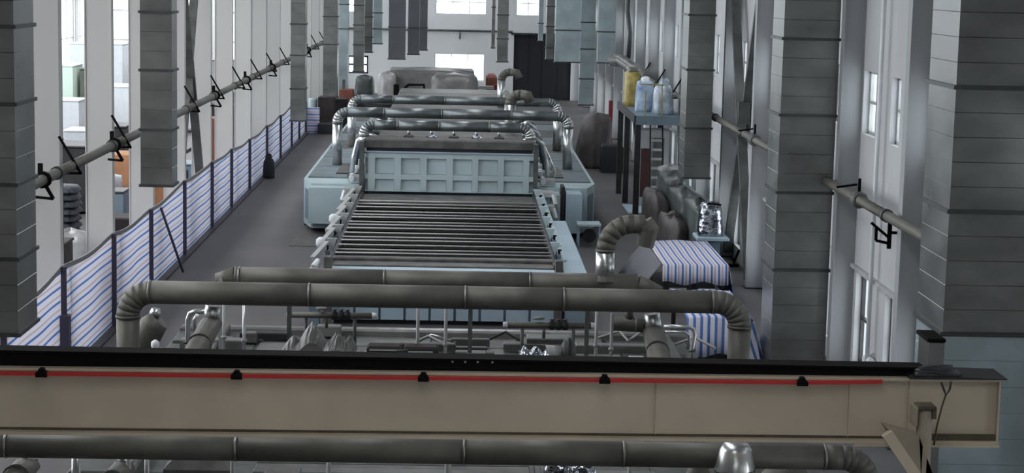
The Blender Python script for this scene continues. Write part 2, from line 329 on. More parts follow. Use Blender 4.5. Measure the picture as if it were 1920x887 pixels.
# pipe runs along both column rows
def wall_pipe(label, x, z, r, y0, y1, sgn, ys):
    t = thing('wall_pipe', label, 'pipe', (x, y0, z)); 
    y = y0
    while y < y1 - .1:
        e = min(y + 5.9, y1); obj('pipe_length', MB().tube([(x, y, z), (x, e - .02, z)], r, 12), 'pipe', t)
        obj('coupling', MB().tube([(x, e - .12, z), (x, e + .06, z)], r * 1.25, 12), 'galvd', t); y = e
    for yy in ys:
        k = MB().bar((x + sgn * .25, yy - .05, z + .62), (x - sgn * .2, yy - .05, z - r - .04), .05).bar((x + sgn * .25, yy - .05, z - r - .04), (x - sgn * .22, yy - .05, z - r - .04), .05)
        obj('bracket', k, 'black', t)
    return t
wall_pipe('grey horizontal pipe on black brackets along the left columns', -8.15, 4.32, .11, 26, 113, -1, [y for y in GRID if 26 < y < 112])
rp = wall_pipe('grey horizontal pipe along the right wall columns', 7.85, 4.26, .1, 28, 84, 1, [y for y in GRID if 60 < y < 84])
def valve(x, y, z, s, label):
    t = thing('pipe_valve', label, 'valve', (x, y, z), 'black valves on the wall pipes')
    obj('valve_body', MB().tube([(x, y - .16, z), (x, y - .1, z), (x, y + .1, z), (x, y + .16, z)], [.13, .17, .17, .13], 10), 'grey', t)
    st = obj('valve_stem', MB().bar((x, y, z + .1), (x, y, z + .42), .05), 'black', t)
    obj('hand_lever', MB().bar((x - s * .05, y, z + .3), (x - s * .45, y, z + .24), .04), 'black', st)
valve(7.85, 36.3, 4.26, 1, 'black-levered valve on the right wall pipe, right of the tall dark duct')
valve(7.85, 49.6, 4.26, 1, 'small black-levered valve on the right wall pipe, left of the tall dark duct')
for i, (yy, w) in enumerate(((36.5, 'nearest'), (44.0, 'second nearest'), (62.0, 'beside the crossed braces'), (71, 'beyond the crossed braces'), (80.5, 'beside the far hanging duct'), (99, 'at the far end of the run'))):
    t = thing('pipe_hanger', 'black hanger clamp on the left pipe, %s' % w, 'clamp', (-8.15, yy, 4.32), 'hanger clamps of the left pipe')
    obj('clamp_ring', MB().tube([(-8.15, yy - .05, 4.32), (-8.15, yy + .05, 4.32)], .17, 10), 'black', t)
    obj('hook', MB().bar((-8.15, yy, 4.3), (-7.95, yy, 3.95), .06).bar((-7.95, yy, 3.95), (-8.3, yy, 3.98), .05), 'black', t)
    obj('lug', MB().bar((-8.2, yy, 4.4), (-8.22, yy + .1, 4.62), .1), 'black', t)
t = thing('pipe_bracket', 'black angle bracket holding a short pipe end on the right wall', 'bracket', (7.9, 34.2, 4.0))
obj('arm', MB().bar((8.0, 34.2, 3.8), (7.65, 34.2, 4.08), .05).bar((8.0, 34.2, 3.6), (8.0, 34.2, 4.1), .07).bar((7.98, 34.2, 3.9), (8.47, 34.2, 3.9), .05), 'black', t); obj('hoop', MB().bar((7.75, 34.2, 3.75), (7.98, 34.2, 3.7), .05).bar((7.75, 34.2, 3.75), (7.75, 34.2, 4.0), .05), 'black', t)
# crossed bracing in one bay each side
def xbrace(x, y0, y1, label):
    t = thing('cross_brace', label, 'brace', (x, y0, 0))
    obj('brace_bar', MB().bar((x - .02, y0, .2), (x - .05, y1, 9.2), .26, .16), 'grey', t); obj('brace_bar', MB().bar((x + .12, y1, .2), (x + .12, y0, 9.2), .26, .16), 'grey', t)
    obj('gusset', MB().cham(x - .14, x + .2, (y0 + y1) / 2 - .3, (y0 + y1) / 2 + .3, 4.35, 5.0, .02), 'grey', t)
xbrace(-8.75, 57.3, 62.7, 'grey crossed bracing between the left columns beside the nearest left duct'); xbrace(8.16, 51.5, 56.8, 'grey crossed bracing between the right wall columns')
# slim sag rods and cables beside the left columns
for i, (y, z0) in enumerate(((39.9, 0), (45.6, 0), (34.0, 0))):
    one('conduit', MB().tube([(-8.5, y, 0), (-8.5, y + .02, 6), (-8.5, y, 12.9)], .025, 6), 'galvd', 'thin dark conduit running up a left column, %s' % ('by the second column', 'by the third column', 'leftmost in view')[i], 'conduit')
# ================================================================== VENTILATION DUCTS HANGING FROM THE ROOF
def riser(label, x0, x1, y0, y1, zb, flanges, pitch, m='galv', zt=12.98, pieces=True, e=.006, group='square sheet-metal ducts', bottom=True, low=None):
    t = thing('ventilation_duct', label, 'duct', ((x0 + x1) / 2, (y0 + y1) / 2, zb), group)
    fz = [zb] + sorted(flanges) + [zt]
    step = (fz[-2] - fz[-3]) if len(fz) > 3 else 2.5
    while fz[-1] - fz[-2] > step * 1.5: fz.insert(-1, fz[-2] + step)
    for a, b in zip(fz, fz[1:]):
        n = max(1, round((b - a) / pitch)); sec = MB(); mm_ = low if low and a == zb else m
        for i in range(n):
            z0, z1 = a + (b - a) * i / n, a + (b - a) * (i + 1) / n
            if pieces and z0 < 8.6: obj('sheet_panel', MB().pillow(x0, x1, y0, y1, z0, z1, e), mm_, t)
            else: sec.pillow(x0, x1, y0, y1, z0, z1, e)
        if sec.v: obj('duct_section', sec, m, t)
    for z in fz[1:-1] + ([zb + .03] if bottom else []):
        g = .045
        obj('flange', MB().box(x0 - g, x1 + g, y0 - g, y1 + g, z - .03, z + .03), 'galvd', t)
    return t
riser('huge grey ribbed duct at the right edge, crossing behind the crane beam', 6.84, 8.3, 25.7, 27.2, .6, [7.09, 5.36, 3.62], .37, low='galvb')
riser('tall dark grey duct at the right reaching the floor, right of the striped covers', 6.8, 7.98, 39.6, 41.0, .02, [7.28, 5.66, 4.0, 2.32], .41)
riser('medium grey duct on the right ending above the wrapped equipment', 6.82, 7.6, 56.5, 58.0, 2.44, [7.41, 5.76, 3.99], .42)
riser('narrow dark duct at the left edge of the picture', -8.0, -6.78, 28.5, 29.8, 2.79, [7.55, 6.38, 5.15, 4.0], .4)
riser('grey duct on the left ending above the striped fence', -7.56, -6.83, 44.2, 45.0, 3.32, [7.44, 6.08, 4.68], .41)
riser('grey duct further down the left side beside the end of the striped fence', -7.4, -6.79, 81, 82, 1.98, [6.18, 4.84, 3.39], .5, pieces=False)
riser('grey duct on the left before the end wall, left of a close pair', -7.41, -6.68, 100, 101, 1.74, [6.07, 4.6], .5, pieces=False)
riser('bluish grey duct on the left before the end wall, right of a close pair', -6.96, -6.48, 106, 107, .6, [6.62, 5.25], 1.2, m='galvb', pieces=False)
FD = [
      ('dark duct over the small four-pane window', 112, 'galv', -6.51, -5.9, 2.52, [5.31, 4.14]),
      ('slim grey duct beside the one over the four-pane window', 114, 'galv', -5.95, -5.49, 3.59, [5.75, 4.53]),
      ('bright silvery slim duct left of the end wall middle', 110, 'galvb', -5.24, -4.74, 4.27, [6.1, 5.17]),
      ('broad dark duct hanging before the end wall, left of the sheeted machine top', 104, 'galvd2', -4.1, -3.19, 3.67, [5.47]),
      ('dark duct just right of the broad dark one', 108, 'galvd2', -3.15, -2.51, 3.78, [5.34]),
      ('slim dark duct at the right of the dark trio', 114, 'galvd2', -2.62, -2.17, 3.79, [5.18]),
      ('very slim dark duct left of the upper window over the doorway', 114, 'galv', 1.75, 1.94, 4.01, []),
      ('dark ribbed duct left of the dark doorway', 102, 'galv', 1.88, 2.46, 3.74, [6.31, 5.02]),
      ('slim bright duct overlapping the top of the doorway', 116, 'galvb', 4.68, 4.95, 4.42, [5.54]),
      ('grey slim duct hanging across the doorway', 106, 'galv', 4.73, 5.15, 3.76, [6.76, 5.63, 4.43]),
      ('large bluish duct hanging over the right of the doorway', 96, 'galvb', 4.75, 6.01, 4.07, [5.73]),
      ('ribbed duct right of the doorway reaching low', 100, 'galvb', 6.29, 7.05, 1.62, [6.06, 4.64, 3.05]),
      ('bluish smooth duct nearest the right columns', 94, 'galvb', 6.79, 7.6, 4.17, [5.75])]
for lb, Y, mm, x0, x1, zb, fz in FD:
    riser(lb, x0, x1, Y, Y + .7, zb, fz, .45 if 'ribbed' in lb or mm == 'galv' else 1.6, m=mm, pieces=False, group='ducts hanging before the end wall')
# ================================================================== CRANE BEAM IN THE FOREGROUND
t = thing('crane_girder', 'long tan crane beam crossing the whole foreground', 'crane beam', (0, 20, 3.6))
A, B = -8.3, 6.03
def yy(x): return 20.0 + .021 * x
def slab(x0, x1, dy0, dy1, za, zb):       # za, zb: (z at x0, z at x1) of lower and upper edges
    m = MB(); v = []
    for x, k in ((x0, 0), (x1, 1)):
        for dy in (dy0, dy1):
            v += [(x, yy(x) + dy, za[k]), (x, yy(x) + dy, zb[k])]
    return m.add(v, [(0, 4, 5, 1), (2, 3, 7, 6), (1, 5, 7, 3), (0, 2, 6, 4), (0, 1, 3, 2), (4, 6, 7, 5)])
zt, zb = 4.17, 3.45
obj('web_plate', slab(A, B, .05, .4, (zb + .03, zb + .03), (zt - .02, zt - .02)), 'beam', t)
obj('top_flange', slab(A, B, -.03, .5, (zt - .02, zt - .02), (zt + .005, zt + .005)), 'beam', t)
obj('bottom_flange', slab(A, B, -.06, .5, (zb - .005, zb - .005), (zb + .03, zb + .03)), 'beam', t)
obj('weld_seam', slab(A, B - .9, .03, .05, (zb + .03, zb + .03), (zb + .055, zb + .055)), 'beamd', t, 'dark seam above the bottom flange')
obj('end_plate', slab(B - .02, B, -.03, .5, (zb + .03, zb + .03), (zt - .02, zt - .02)), 'beam', t)
for x in (2.2, 4.35, 5.02): obj('web_stiffener', slab(x, x + .015, .03, .06, (zb + .04, zb + .04), (zt - .03, zt - .03)), 'beam', t)
obj('lower_lip', slab(4.4, B, -.1, -.06, (zb - .03, zb - .03), (zb - .0, zb - .0)), 'beam', t); obj('flange_gap', slab(5.25, B - .02, -.02, .05, (zb + .03, zb + .03), (zb + .09, zb + .09)), 'beamd', t, 'dark gap at the foot of the right end')
r = thing('crane_rail', 'black rail running along the top of the crane beam', 'rail', (0, 20.3, zt))
Xe = 5.19
obj('rail_body', slab(A, Xe, .1, .3, (zt + .005, zt + .005), (zt + .185, zt + .10)), 'black', r)
obj('rail_head', slab(A, Xe, .06, .34, (zt + .18, zt + .095), (zt + .205, zt + .115)), 'black', r)
for u in (866, 890, 914, 942):
    x = (u - 874) * 20.1 / 3500; obj('rivet', MB().tube([(x, yy(x) + .085, zt + .11), (x, yy(x) + .1, zt + .11)], .013, 8), 'rod', r, 'small bright bolt head')
rc = thing('conductor_bar', 'thin red conductor bar clipped along the crane beam', 'conductor bar', (0, 19.9, zt - .03))
ps = [A, -4.47, -2.38, -.36, 1.62, 3.80, 4.7]
for a, b in zip(ps, ps[1:]):
    obj('bar_length', MB().bar((a + .01, yy(a) - .06, zt - .045), (b - .01, yy(b) - .06, zt - .045 + (.02 if b > 4.5 else 0)), .03, .04), 'red', rc)
for a in ps[1:-1]: obj('clip', MB().cham(a - .06, a + .06, yy(a) - .11, yy(a) - .01, zt - .075, zt - .0, .03).cham(a - .03, a + .03, yy(a) - .1, yy(a) - .02, zt - .02, zt + .02, .01), 'black', rc)
tp = thing('top_cap_plate', 'worn dark plate along the top of the right end of the crane beam', 'plate', (5.4, 20.1, zt))
obj('plate', slab(5.0, B + .06, -.05, .5, (zt + .006, zt + .006), (zt + .045, zt + .02)), 'dark', tp); obj('rag', MB().lump(5.05, 5.6, yy(5.3) - .08, yy(5.3) + .3, zt + .04, zt + .12, 3, .25), 'dark', tp, 'crumpled dark lump')
cb = thing('hanging_cable', 'brown cable looped over the end of the crane beam', 'cable', (5.2, 19.9, zt))
q = [(5.32, 19.95, 4.17), (5.36, 19.95, 4.08), (5.38, 19.95, 4.02), (5.42, 19.95, 4.09), (5.43, 19.95, 4.18)]
obj('loop', MB().tube(q, .012, 6), 'dark', cb); obj('tail', MB().tube([(5.38, 19.95, 4.03), (5.34, 19.95, 3.88), (5.3, 19.95, 3.67), (5.28, 19.95, 3.46)], .01, 6), 'beamd', cb)
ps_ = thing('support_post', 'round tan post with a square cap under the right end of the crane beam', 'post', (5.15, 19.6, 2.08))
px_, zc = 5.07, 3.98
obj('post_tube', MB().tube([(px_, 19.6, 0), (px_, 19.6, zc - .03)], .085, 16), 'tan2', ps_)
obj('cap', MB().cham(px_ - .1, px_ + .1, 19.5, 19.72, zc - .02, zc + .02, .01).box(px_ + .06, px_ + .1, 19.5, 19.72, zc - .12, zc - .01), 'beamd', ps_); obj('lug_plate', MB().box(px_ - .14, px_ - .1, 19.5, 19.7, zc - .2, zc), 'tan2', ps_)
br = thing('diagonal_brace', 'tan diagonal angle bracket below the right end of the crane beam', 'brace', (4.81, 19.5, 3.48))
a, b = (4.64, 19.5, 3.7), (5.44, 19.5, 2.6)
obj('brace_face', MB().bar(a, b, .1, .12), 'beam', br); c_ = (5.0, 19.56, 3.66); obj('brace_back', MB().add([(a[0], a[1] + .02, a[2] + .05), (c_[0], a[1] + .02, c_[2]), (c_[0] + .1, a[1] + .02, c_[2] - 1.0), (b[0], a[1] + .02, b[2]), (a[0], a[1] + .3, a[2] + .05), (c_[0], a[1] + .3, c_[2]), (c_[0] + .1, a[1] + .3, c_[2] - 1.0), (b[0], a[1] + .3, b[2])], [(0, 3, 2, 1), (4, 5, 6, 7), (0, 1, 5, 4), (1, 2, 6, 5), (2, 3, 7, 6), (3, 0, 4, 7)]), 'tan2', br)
# ================================================================== CROSS DUCTS OVER THE NEAR MACHINE
def bridge_duct(label, pts, r, m, bands, legs=None, n=20, lengths=None, group='round cross ducts over the machines', legm=None):
    # pts: left x, right x, y, z, left foot z, right foot z (None = straight end)
    xl, xr, y, z, fl, fr = pts; t = thing('cross_duct', label, 'duct', ((xl + xr) / 2, y, z), group); R = r * 2.1
    x0 = xl + R if fl is not None else xl; x1 = xr - R if fr is not None else xr
    cuts = [x0] + [b for b in bands if x0 < b < x1] + [x1]
    for a, b in zip(cuts, cuts[1:]): obj('duct_length', MB().tube([(a, y, z), (b, y, z)], r, n), m, t)
    for b in bands: obj('joint_band', MB().tube([(b - .015, y, z), (b + .015, y, z)], r * 1.05, n), 'band', t)
    for x, foot, sg, xs in ((xl, fl, 1, x0), (xr, fr, -1, x1)):
        if foot is None: continue
        pa = arc((xs, y, z), (x, y, z - R), (xs, y, z - R), 6)
        for k, (a_, b_, ta_, tb_) in enumerate(gores(pa, Vector((-sg, 0, 0)), Vector((0, 0, -1)))): obj('elbow_segment', MB().tube([a_, b_], r, n, ta=ta_, tb=tb_), (legm if legm and k > 2 else m), t)
        obj('joint_band', MB().tube([(x, y, z - R + .02), (x, y, z - R - .03)], r * 1.07, n), m, t)
        obj('duct_leg', MB().tube([(x, y, z - R), (x, y, foot)], r * .98, n), legm or m, t)
    return t
zf = 2.83
bridge_duct('thick grey duct with round elbows spanning right above the crane beam', (-5.8, 5.01, 32.5, zf, .9, .9), .205, 'pipe', [-5.42, -2.62, 0.13, 1.87, 4.5])
cx_ = 4.99; one('floor_cone', MB().lathe((cx_ - .08, 32.5, 1.2), [(.5, 0), (.44, .12), (.27, .42), (.22, .5)], 16), 'pipe', 'wide conical skirt around the foot of the right leg of the thick near duct', 'duct fitting')
zr = 2.84
t = bridge_duct('grey duct lying directly behind the thick near cross duct', (-4.18, 3.37, 34.6, zr - .06, None, None), .19, 'pipe', [-4.1, -1.39, 1.34])
for sx in (-3.2, 0.2, 2.4): obj('saddle_post', MB().box(sx, sx + .08, 34.56, 34.64, 1.18, zr - .2), 'grey', t)
obj('end_cap', MB().tube([(-4.18 - .35, 34.6, zr - .12), (-4.18, 34.6, zr - .06)], [.12, .19], 16), 'pipe', t); obj('end_cap', MB().tube([(3.37, 34.6, zr - .06), (3.83, 34.6, zr - .2)], [.19, .1], 16), 'pipe', t)
for u, v, Y in ((412, 527, 33.6),):
    p = (-4.33, 33.6, 2.81); one('duct_gusset', MB().add([(p[0] - .13, 33.6, p[2] - .15), (p[0] + .12, 33.6, p[2] - .15), (p[0], 33.6, p[2] + .12), (p[0] - .13, 33.7, p[2] - .15), (p[0] + .12, 33.7, p[2] - .15), (p[0], 33.7, p[2] + .12)], [(0, 1, 2), (5, 4, 3), (0, 3, 4, 1), (1, 4, 5, 2), (2, 5, 3, 0)]).box(p[0] - .03, p[0] + .03, 33.62, 33.68, 1.18, p[2] - .1), 'greyl', 'small pale triangular plate behind the left of the thick near duct', 'plate')
# goose neck chimney on the rear duct
g = thing('gooseneck_duct', 'upright segmented vent pipe hooked over to the right above the near cross duct', 'vent pipe', (2.76, 34.6, 2.7))
gx = 2.75; R = .5; ztop = 3.92; r_ = .18
obj('stack', MB().tube([(gx, 34.6, zr), (gx, 34.6, ztop - R)], r_, 18), 'chrome', g); obj('joint_band', MB().tube([(gx, 34.6, ztop - R - .03), (gx, 34.6, ztop - R + .02)], r_ * 1.06, 18), 'pipe', g)
pa = arc((gx, 34.6, ztop - R), (gx + R, 34.6, ztop), (gx + R, 34.6, ztop - R), 5)
for a_, b_, ta_, tb_ in gores(pa, Vector((0, 0, 1)), Vector((1, 0, 0))): obj('elbow_segment', MB().tube([a_, b_], r_, 18, ta=ta_, tb=tb_), 'pipe', g)
gx2 = gx + .72; obj('elbow_segment', MB().tube([(gx + R, 34.6, ztop), (gx2, 34.6, ztop - .0)], r_, 14), 'pipe', g)
obj('outlet_hood', MB().tube([(gx2 - .02, 34.6, ztop + .02), (gx2 + .08, 34.6, ztop - .1), (gx2 + .02, 34.6, ztop - .42)], [.19, .2, .16], 14, smooth=False), 'pipe', g)
obj('foot_collar', MB().lathe((gx, 34.6, zr - .02), [(.24, 0), (.24, .03), (.18, .12), (.17, .2)]), 'pipe', g)
# duct in front, half hidden by the crane beam
zd = 2.49
bridge_duct('grey duct half hidden directly below the crane beam', (-6.6, 5.25, 23.0, zd + .02, None, .6), .16, 'pipe', [-5.63, -2.76, 0.11, 2.13, 4.69])
# ================================================================== NEAR MACHINE (UNDER THE DUCTS)
nm = thing('glass_furnace', 'low grey machine with pipes under the near cross ducts', 'machine', (-.5, 30, 0))
obj('body', MB().cham(-5.7, 4.75, 21.5, 37.6, 0, 1.15, .05), 'grey', nm)
for i in range(13):
    for j in range(6):
        if (i + j) % 1 == 0: obj('top_panel', MB().cham(-5.6 + j * 1.72, -5.6 + j * 1.72 + 1.64, 21.6 + i * 1.22, 21.6 + i * 1.22 + 1.14, 1.15, 1.15 + .03 + .05 * ((i * 7 + j * 3) % 4 == 0), .02), ('grey', 'dust', 'greyl', 'grey')[(i * 5 + j * 3) % 4] if (i * 5 + j * 3) % 4 != 2 else ('wrap' if j in (1, 4) else 'grey'), nm)
obj('rear_rail', MB().cham(-5.6, 4.7, 37.2, 37.5, 1.15, 1.32, .04), 'wrap', nm)
for x in (-4.9, 3.9): obj('side_rail', MB().cham(x, x + .35, 24, 37, 1.2, 1.42, .03), 'dust', nm)
RR = random.Random(11)
for k_ in range(46):
    x = RR.uniform(-5.4, 4.2); y = RR.choice([RR.uniform(33.2, 37), RR.uniform(30.6, 37), RR.uniform(22.5, 26.6)]); w = RR.uniform(.2, 1.5); d_ = RR.uniform(.08, .5); h = RR.uniform(.05, .22)
    w = min(w, 4.6 - x)
    obj(RR.choice(['cover_plate', 'channel', 'tray']), MB().cham(x, x + w, y, y + d_, 1.22, 1.24 + h, .02), RR.choice(['dust', 'grey', 'wrap', 'dark', 'wrap', 'dust']), nm)
for k_ in range(10):
    x = RR.uniform(-5.2, 4.3); y = RR.uniform(33.5, 36.8); obj('cable_run', MB().tube([(x, y, 1.3), (x + RR.uniform(.2, .5), y + .2, 1.42), (x + RR.uniform(.6, 1.0), y + RR.uniform(-.3, .5), 1.3)], .03, 6), RR.choice(['dark', 'chrome', 'rod']), nm)
def pipe_thing(name, label, pts, r, m, cat, extra=None, group=None):
    t = thing(name, label, cat, pts[0], group); obj('pipe_run', MB().tube(pts, r, 12), m, t)
    for nm_, mb, mm in (extra or []): obj(nm_, mb, mm, t)
    return t
def branch(label, top, mid, end, r, Y):
    t = thing('branch_duct', label, 'duct', end, 'slanted branch ducts of the near machine')
    obj('neck', MB().tube([top, (mid[0], mid[1], mid[2] + .02)], r * .72, 16), 'chrome', t)
    obj('slanted_body', MB().tube([(mid[0], mid[1], mid[2] + .1), mid, end], [r * .7, r, r], 16), 'pipe', t)
    h = (Vector(mid) + Vector(end)) / 2; d_ = (Vector(end) - Vector(mid)).normalized()
    obj('joint_band', MB().tube([h, h + d_ * .04], r * 1.05, 16), 'grey', t)
    obj('end_collar', MB().tube([Vector(end), Vector(end) + d_ * .12], r * 1.08, 16), 'grey', t)
branch('slanted grey branch duct under the left of the thick near duct', (-4.34, 32.8, 2.56), (-4.38, 32.8, 2.24), (-4.42, 30.2, 1.98), .2, 32)
branch('slanted grey branch duct under the right of the thick near duct', (3.47, 32.8, 2.55), (3.52, 32.8, 2.22), (3.39, 30.2, 2.02), .2, 32)
branch('slanted grey branch duct at the bottom left corner', (-5.47, 23.6, 2.27), (-5.52, 23.6, 2.09), (-5.51, 22.4, 2.09), .17, 23)
branch('slanted grey branch duct at the bottom, second from the left corner', (-4.22, 23.6, 2.27), (-4.28, 23.6, 2.08), (-4.34, 22.4, 2.04), .15, 23)
# large bent ducts beside the elbow
t = thing('bent_stub_duct', 'fat rounded grey duct stub inside the left elbow of the near duct', 'duct', (-5.51, 33.6, 1.73))
obj('stub_body', MB().tube([(-5.79, 33.6, 1.13), (-5.69, 33.6, 1.73), (-5.55, 33.6, 2.01), (-5.42, 33.6, 2.13)], [.2, .25, .25, .2], 16), 'pipe', t); obj('stub_cap', MB().tube([(-5.51, 33.6, 2.2), (-5.49, 33.6, 2.34)], [.12, .08], 12), 'chrome', t)
t = thing('flared_outlet', 'bright flared duct outlet at the bottom right below the crane beam', 'duct', (3.65, 23.6, 2.12))
c = (3.48, 22.5, 2.52); obj('flare', MB().lathe((c[0], 22.5, c[2] - .38), [(.24, 0), (.24, .3), (.25, .36), (.2, .58), (.15, .66)], 12), 'chrome', t); obj('collar', MB().lathe((c[0], 22.5, c[2] - .08), [(.26, 0), (.26, .04)], 14), 'pipe', t)
t = thing('cone_outlet', 'pale conical duct piece right of the right branch duct', 'duct', (3.09, 23.6, 2.12)); c = (3.18, 23.6, 2.12); obj('cone', MB().lathe((c[0], 23.6, c[2] - .2), [(.22, 0), (.2, .15), (.1, .32), (.07, .4)], 12), 'pipe', t); obj('rim', MB().lathe((c[0], 23.6, c[2] - .22), [(.24, 0), (.24, .04)], 12), 'grey', t)
t = thing('cone_outlet', 'grey hood between flared outlet and the far end of the lower duct', 'duct', (4.4, 23.8, 2.08)); c = (4.37, 23.8, 2.1); obj('cone', MB().lathe((c[0], 23.8, c[2] - .25), [(.36, 0), (.34, .2), (.2, .36), (.08, .42)], 14), 'pipe', t); obj('rim', MB().lathe((c[0], 23.8, c[2] - .27), [(.38, 0), (.38, .04)], 14), 'grey', t)
# thin U-shaped pipes
pipe_thing('bent_pipe', 'bright thin bent pipe left under the thick near duct', [(-4.5, 34.0, 2.24), (-4.83, 34.0, 2.22), (-4.93, 34.0, 2.18), (-4.97, 34.0, 2.06), (-4.97, 34.0, 1.66), (-4.97, 34.0, 1.18)], .05, 'chrome', 'pipe', [('pipe_run', MB().tube([(-4.75, 33.7, 2.22), (-4.81, 33.7, 2.12), (-4.79, 33.7, 1.72)], .035, 8), 'chrome'), ('flange', MB().tube([(-4.97, 34.0, 1.66), (-4.97, 34.0, 1.62)], .09, 10), 'grey')])
pipe_thing('bent_pipe', 'bright thin bent pipe right under the thick near duct', [(3.83, 34.0, 2.09), (4.28, 34.0, 2.09), (4.38, 34.0, 2.05), (4.41, 34.0, 1.96), (4.37, 34.0, 1.67), (4.37, 34.0, 1.18)], .04, 'chrome', 'pipe', [('pipe_run', MB().tube([(3.82, 33.9, 2.01), (4.21, 33.9, 2.01), (4.3, 33.9, 1.94), (4.27, 33.9, 1.69)], .03, 8), 'chrome'), ('flange', MB().tube([(4.37, 34.0, 1.67), (4.38, 34.0, 1.63)], .07, 10), 'grey')])
for u, lb in ((291, 'larger'), (301, 'smaller')):
    pass
t = thing('spray_nozzle', 'pair of pale upright nozzles beside the left near elbow', 'nozzle', (-5.07, 31.0, 2.03)); c = (-5.16, 31.5, 1.92)
obj('nozzle_body', MB().lathe((c[0], 31.5, c[2] - .2), [(.05, 1.19 - c[2] + .2), (.055, .3), (.075, .36), (.07, .42), (.02, .46)], 12), 'white', t); obj('nozzle_tip', MB().lathe((c[0] + .1, 31.5, c[2] - .2), [(.03, 0), (.03, .26), (.015, .32)], 10), 'white', t)
# valve manifolds
def manifold(label, u0, u1, v, Y, a, b, y2):
    t = thing('valve_manifold', label, 'pipe manifold', a)
    obj('manifold_pipe', MB().tube([a, b], .06, 12), 'pipe', t)
    for p in (a, b): s_ = -1 if p is a else 1; obj('end_cap', MB().tube([(p[0] - .02 * s_, p[1], p[2]), (p[0] + .07 * s_, p[1], p[2])], [.065, .05], 10), 'white', t, 'bright end cap')
    mx, my, mz = (a[0] + b[0]) / 2, a[1], (a[2] + b[2]) / 2
    for dx in (.05, .18, .3): obj('valve_body', MB().lathe((mx + dx, my, mz - .08), [(.05, 0), (.085, .05), (.085, .12), (.03, .17), (.05, .2)], 10), 'dark', t)
    obj('hand_wheel', MB().lathe((mx - .2, my, mz + .12), [(.11, 0), (.11, .025)], 12), 'grey', t); obj('drain', MB().tube([(mx - .1, my, mz), (mx - .1, my, mz - .25)], .03, 8), 'grey', t)
    for x in (a[0] + .3, b[0] - .35): obj('leg', MB().tube([(x, my, 1.2), (x, my, mz)], .035, 8), 'grey', t)
manifold('grey valve pipe with bright ends below the left half of the near duct', 0, 0, 0, 0, (-3.22, 35.5, 1.91), (-1.63, 35.5, 1.92), 0)
manifold('grey valve pipe with bright ends below the right half of the near duct', 0, 0, 0, 0, (0.93, 34.8, 1.92), (2.55, 34.8, 1.93), 0)
# rods carrying the cross duct
for x, y, z, m_, w in (
    (-4.26, 33.6, 2.43, 'rod', 'first from the left'),
    (-3.82, 33.0, 2.55, 'chrome', 'second from the left'),
    (-0.71, 32.9, 2.56, 'rod', 'third from the left'),
    (-0.21, 32.9, 2.57, 'rod', 'fourth from the left'),
    (2.5, 33.0, 2.58, 'rod', 'fifth from the left'),
    (2.76, 32.8, 2.54, 'rod', 'rightmost'),
):
    t = thing('support_rod', 'thin upright rod below the near cross duct, %s' % w, 'rod', (x, y, 1.18), 'support rods below the near cross duct')
    obj('rod', MB().tube([(x, y, 1.18), (x, y, z)], .03, 8), m_, t); obj('foot_plate', MB().lathe((x, y, 1.18), [(.08, 0), (.08, .03)], 8), 'grey', t); obj('clamp', MB().lathe((x, y, (1.18 + z) / 2), [(.05, 0), (.05, .05)], 8), 'greyl', t)
# sheeted parts on the machine
def tent(x0, x1, y0, y1, zb, peaks, seed, n=22):      # cloth draped over pointed things; peaks = (x, y, height, spread)
    v = []; R = random.Random(seed)
    for i in range(n + 1):
        for j in range(9):
            x = x0 + (x1 - x0) * i / n; y = y0 + (y1 - y0) * j / 8
            h = max([.05] + [hh * max(0, 1 - (((x - px) / sp) ** 2 + ((y - py) / (sp * 1.3)) ** 2) ** .5) ** .8 for px, py, hh, sp in peaks])
            v.append((x, y, zb + h + R.uniform(-.012, .02)))
    f = [(i * 9 + j, (i + 1) * 9 + j, (i + 1) * 9 + j + 1, i * 9 + j + 1) for i in range(n) for j in range(8)]
    k = len(v); v += [(x0, y0, zb), (x1, y0, zb), (x1, y1, zb), (x0, y1, zb)]; f.append((k + 3, k + 2, k + 1, k))
    f += [tuple([k] + [k + 1] + [i * 9 for i in range(n, -1, -1)])]
    return MB().add(v, f, False)
def sheeted(label, lst, m, group=None):
    t = thing('sheeted_part', label, 'cover', lst[0][:3], group)
    for i, (x, y, z, w, d_, h, sd) in enumerate(lst): obj('cloth_cover', MB().lump(x - w / 2, x + w / 2, y, y + d_, z, z + h, sd, .22, .6, 20, 9), m, t)
    return t
t = thing('sheeted_part', 'grey cloth-covered pointed humps on the near machine, left of the centre', 'cover', (-2.73, 33.0, 1.62))
obj('cloth_cover', tent(-3.15, -2.29, 32.8, 33.5, 1.66, [(-2.6, 33.1, .62, .34), (-2.94, 33.1, .34, .24), (-2.41, 33, .3, .2)], 3), 'wrap', t)
t = thing('sheeted_part', 'grey cloth-covered single hump right beside the pointed humps', 'cover', (-2.09, 32.6, 1.72))
obj('cloth_cover', tent(-2.39, -1.79, 32.4, 33.0, 1.72, [(-2.13, 32.7, .42, .32), (-1.91, 32.7, .36, .22)], 4), 'wrap', t)
t = thing('sheeted_part', 'crumpled foil cover left of the round housing on the near machine', 'cover', (1.41, 32.6, 1.7))
obj('cloth_cover', tent(1.1, 1.8, 32.4, 33.0, 1.7, [(1.2, 32.6, .3, .14), (1.41, 32.8, .26, .16), (1.65, 32.6, .28, .2)], 6), 'foil', t)
t = thing('side_duct', 'short horizontal grey duct joining the right branch duct', 'duct', (3.28, 33.0, 2.33)); obj('duct_length', MB().tube([(2.76, 33.0, 2.32), (3.59, 33.0, 2.28)], .13, 16), 'pipe', t); obj('joint_band', MB().tube([(3.19, 33.0, 2.3), (3.22, 33.0, 2.3)], .137, 16), 'band', t); obj('stub', MB().tube([(3.08, 33.0, 2.66), (3.09, 33.0, 2.33)], .08, 12), 'pipe', t)
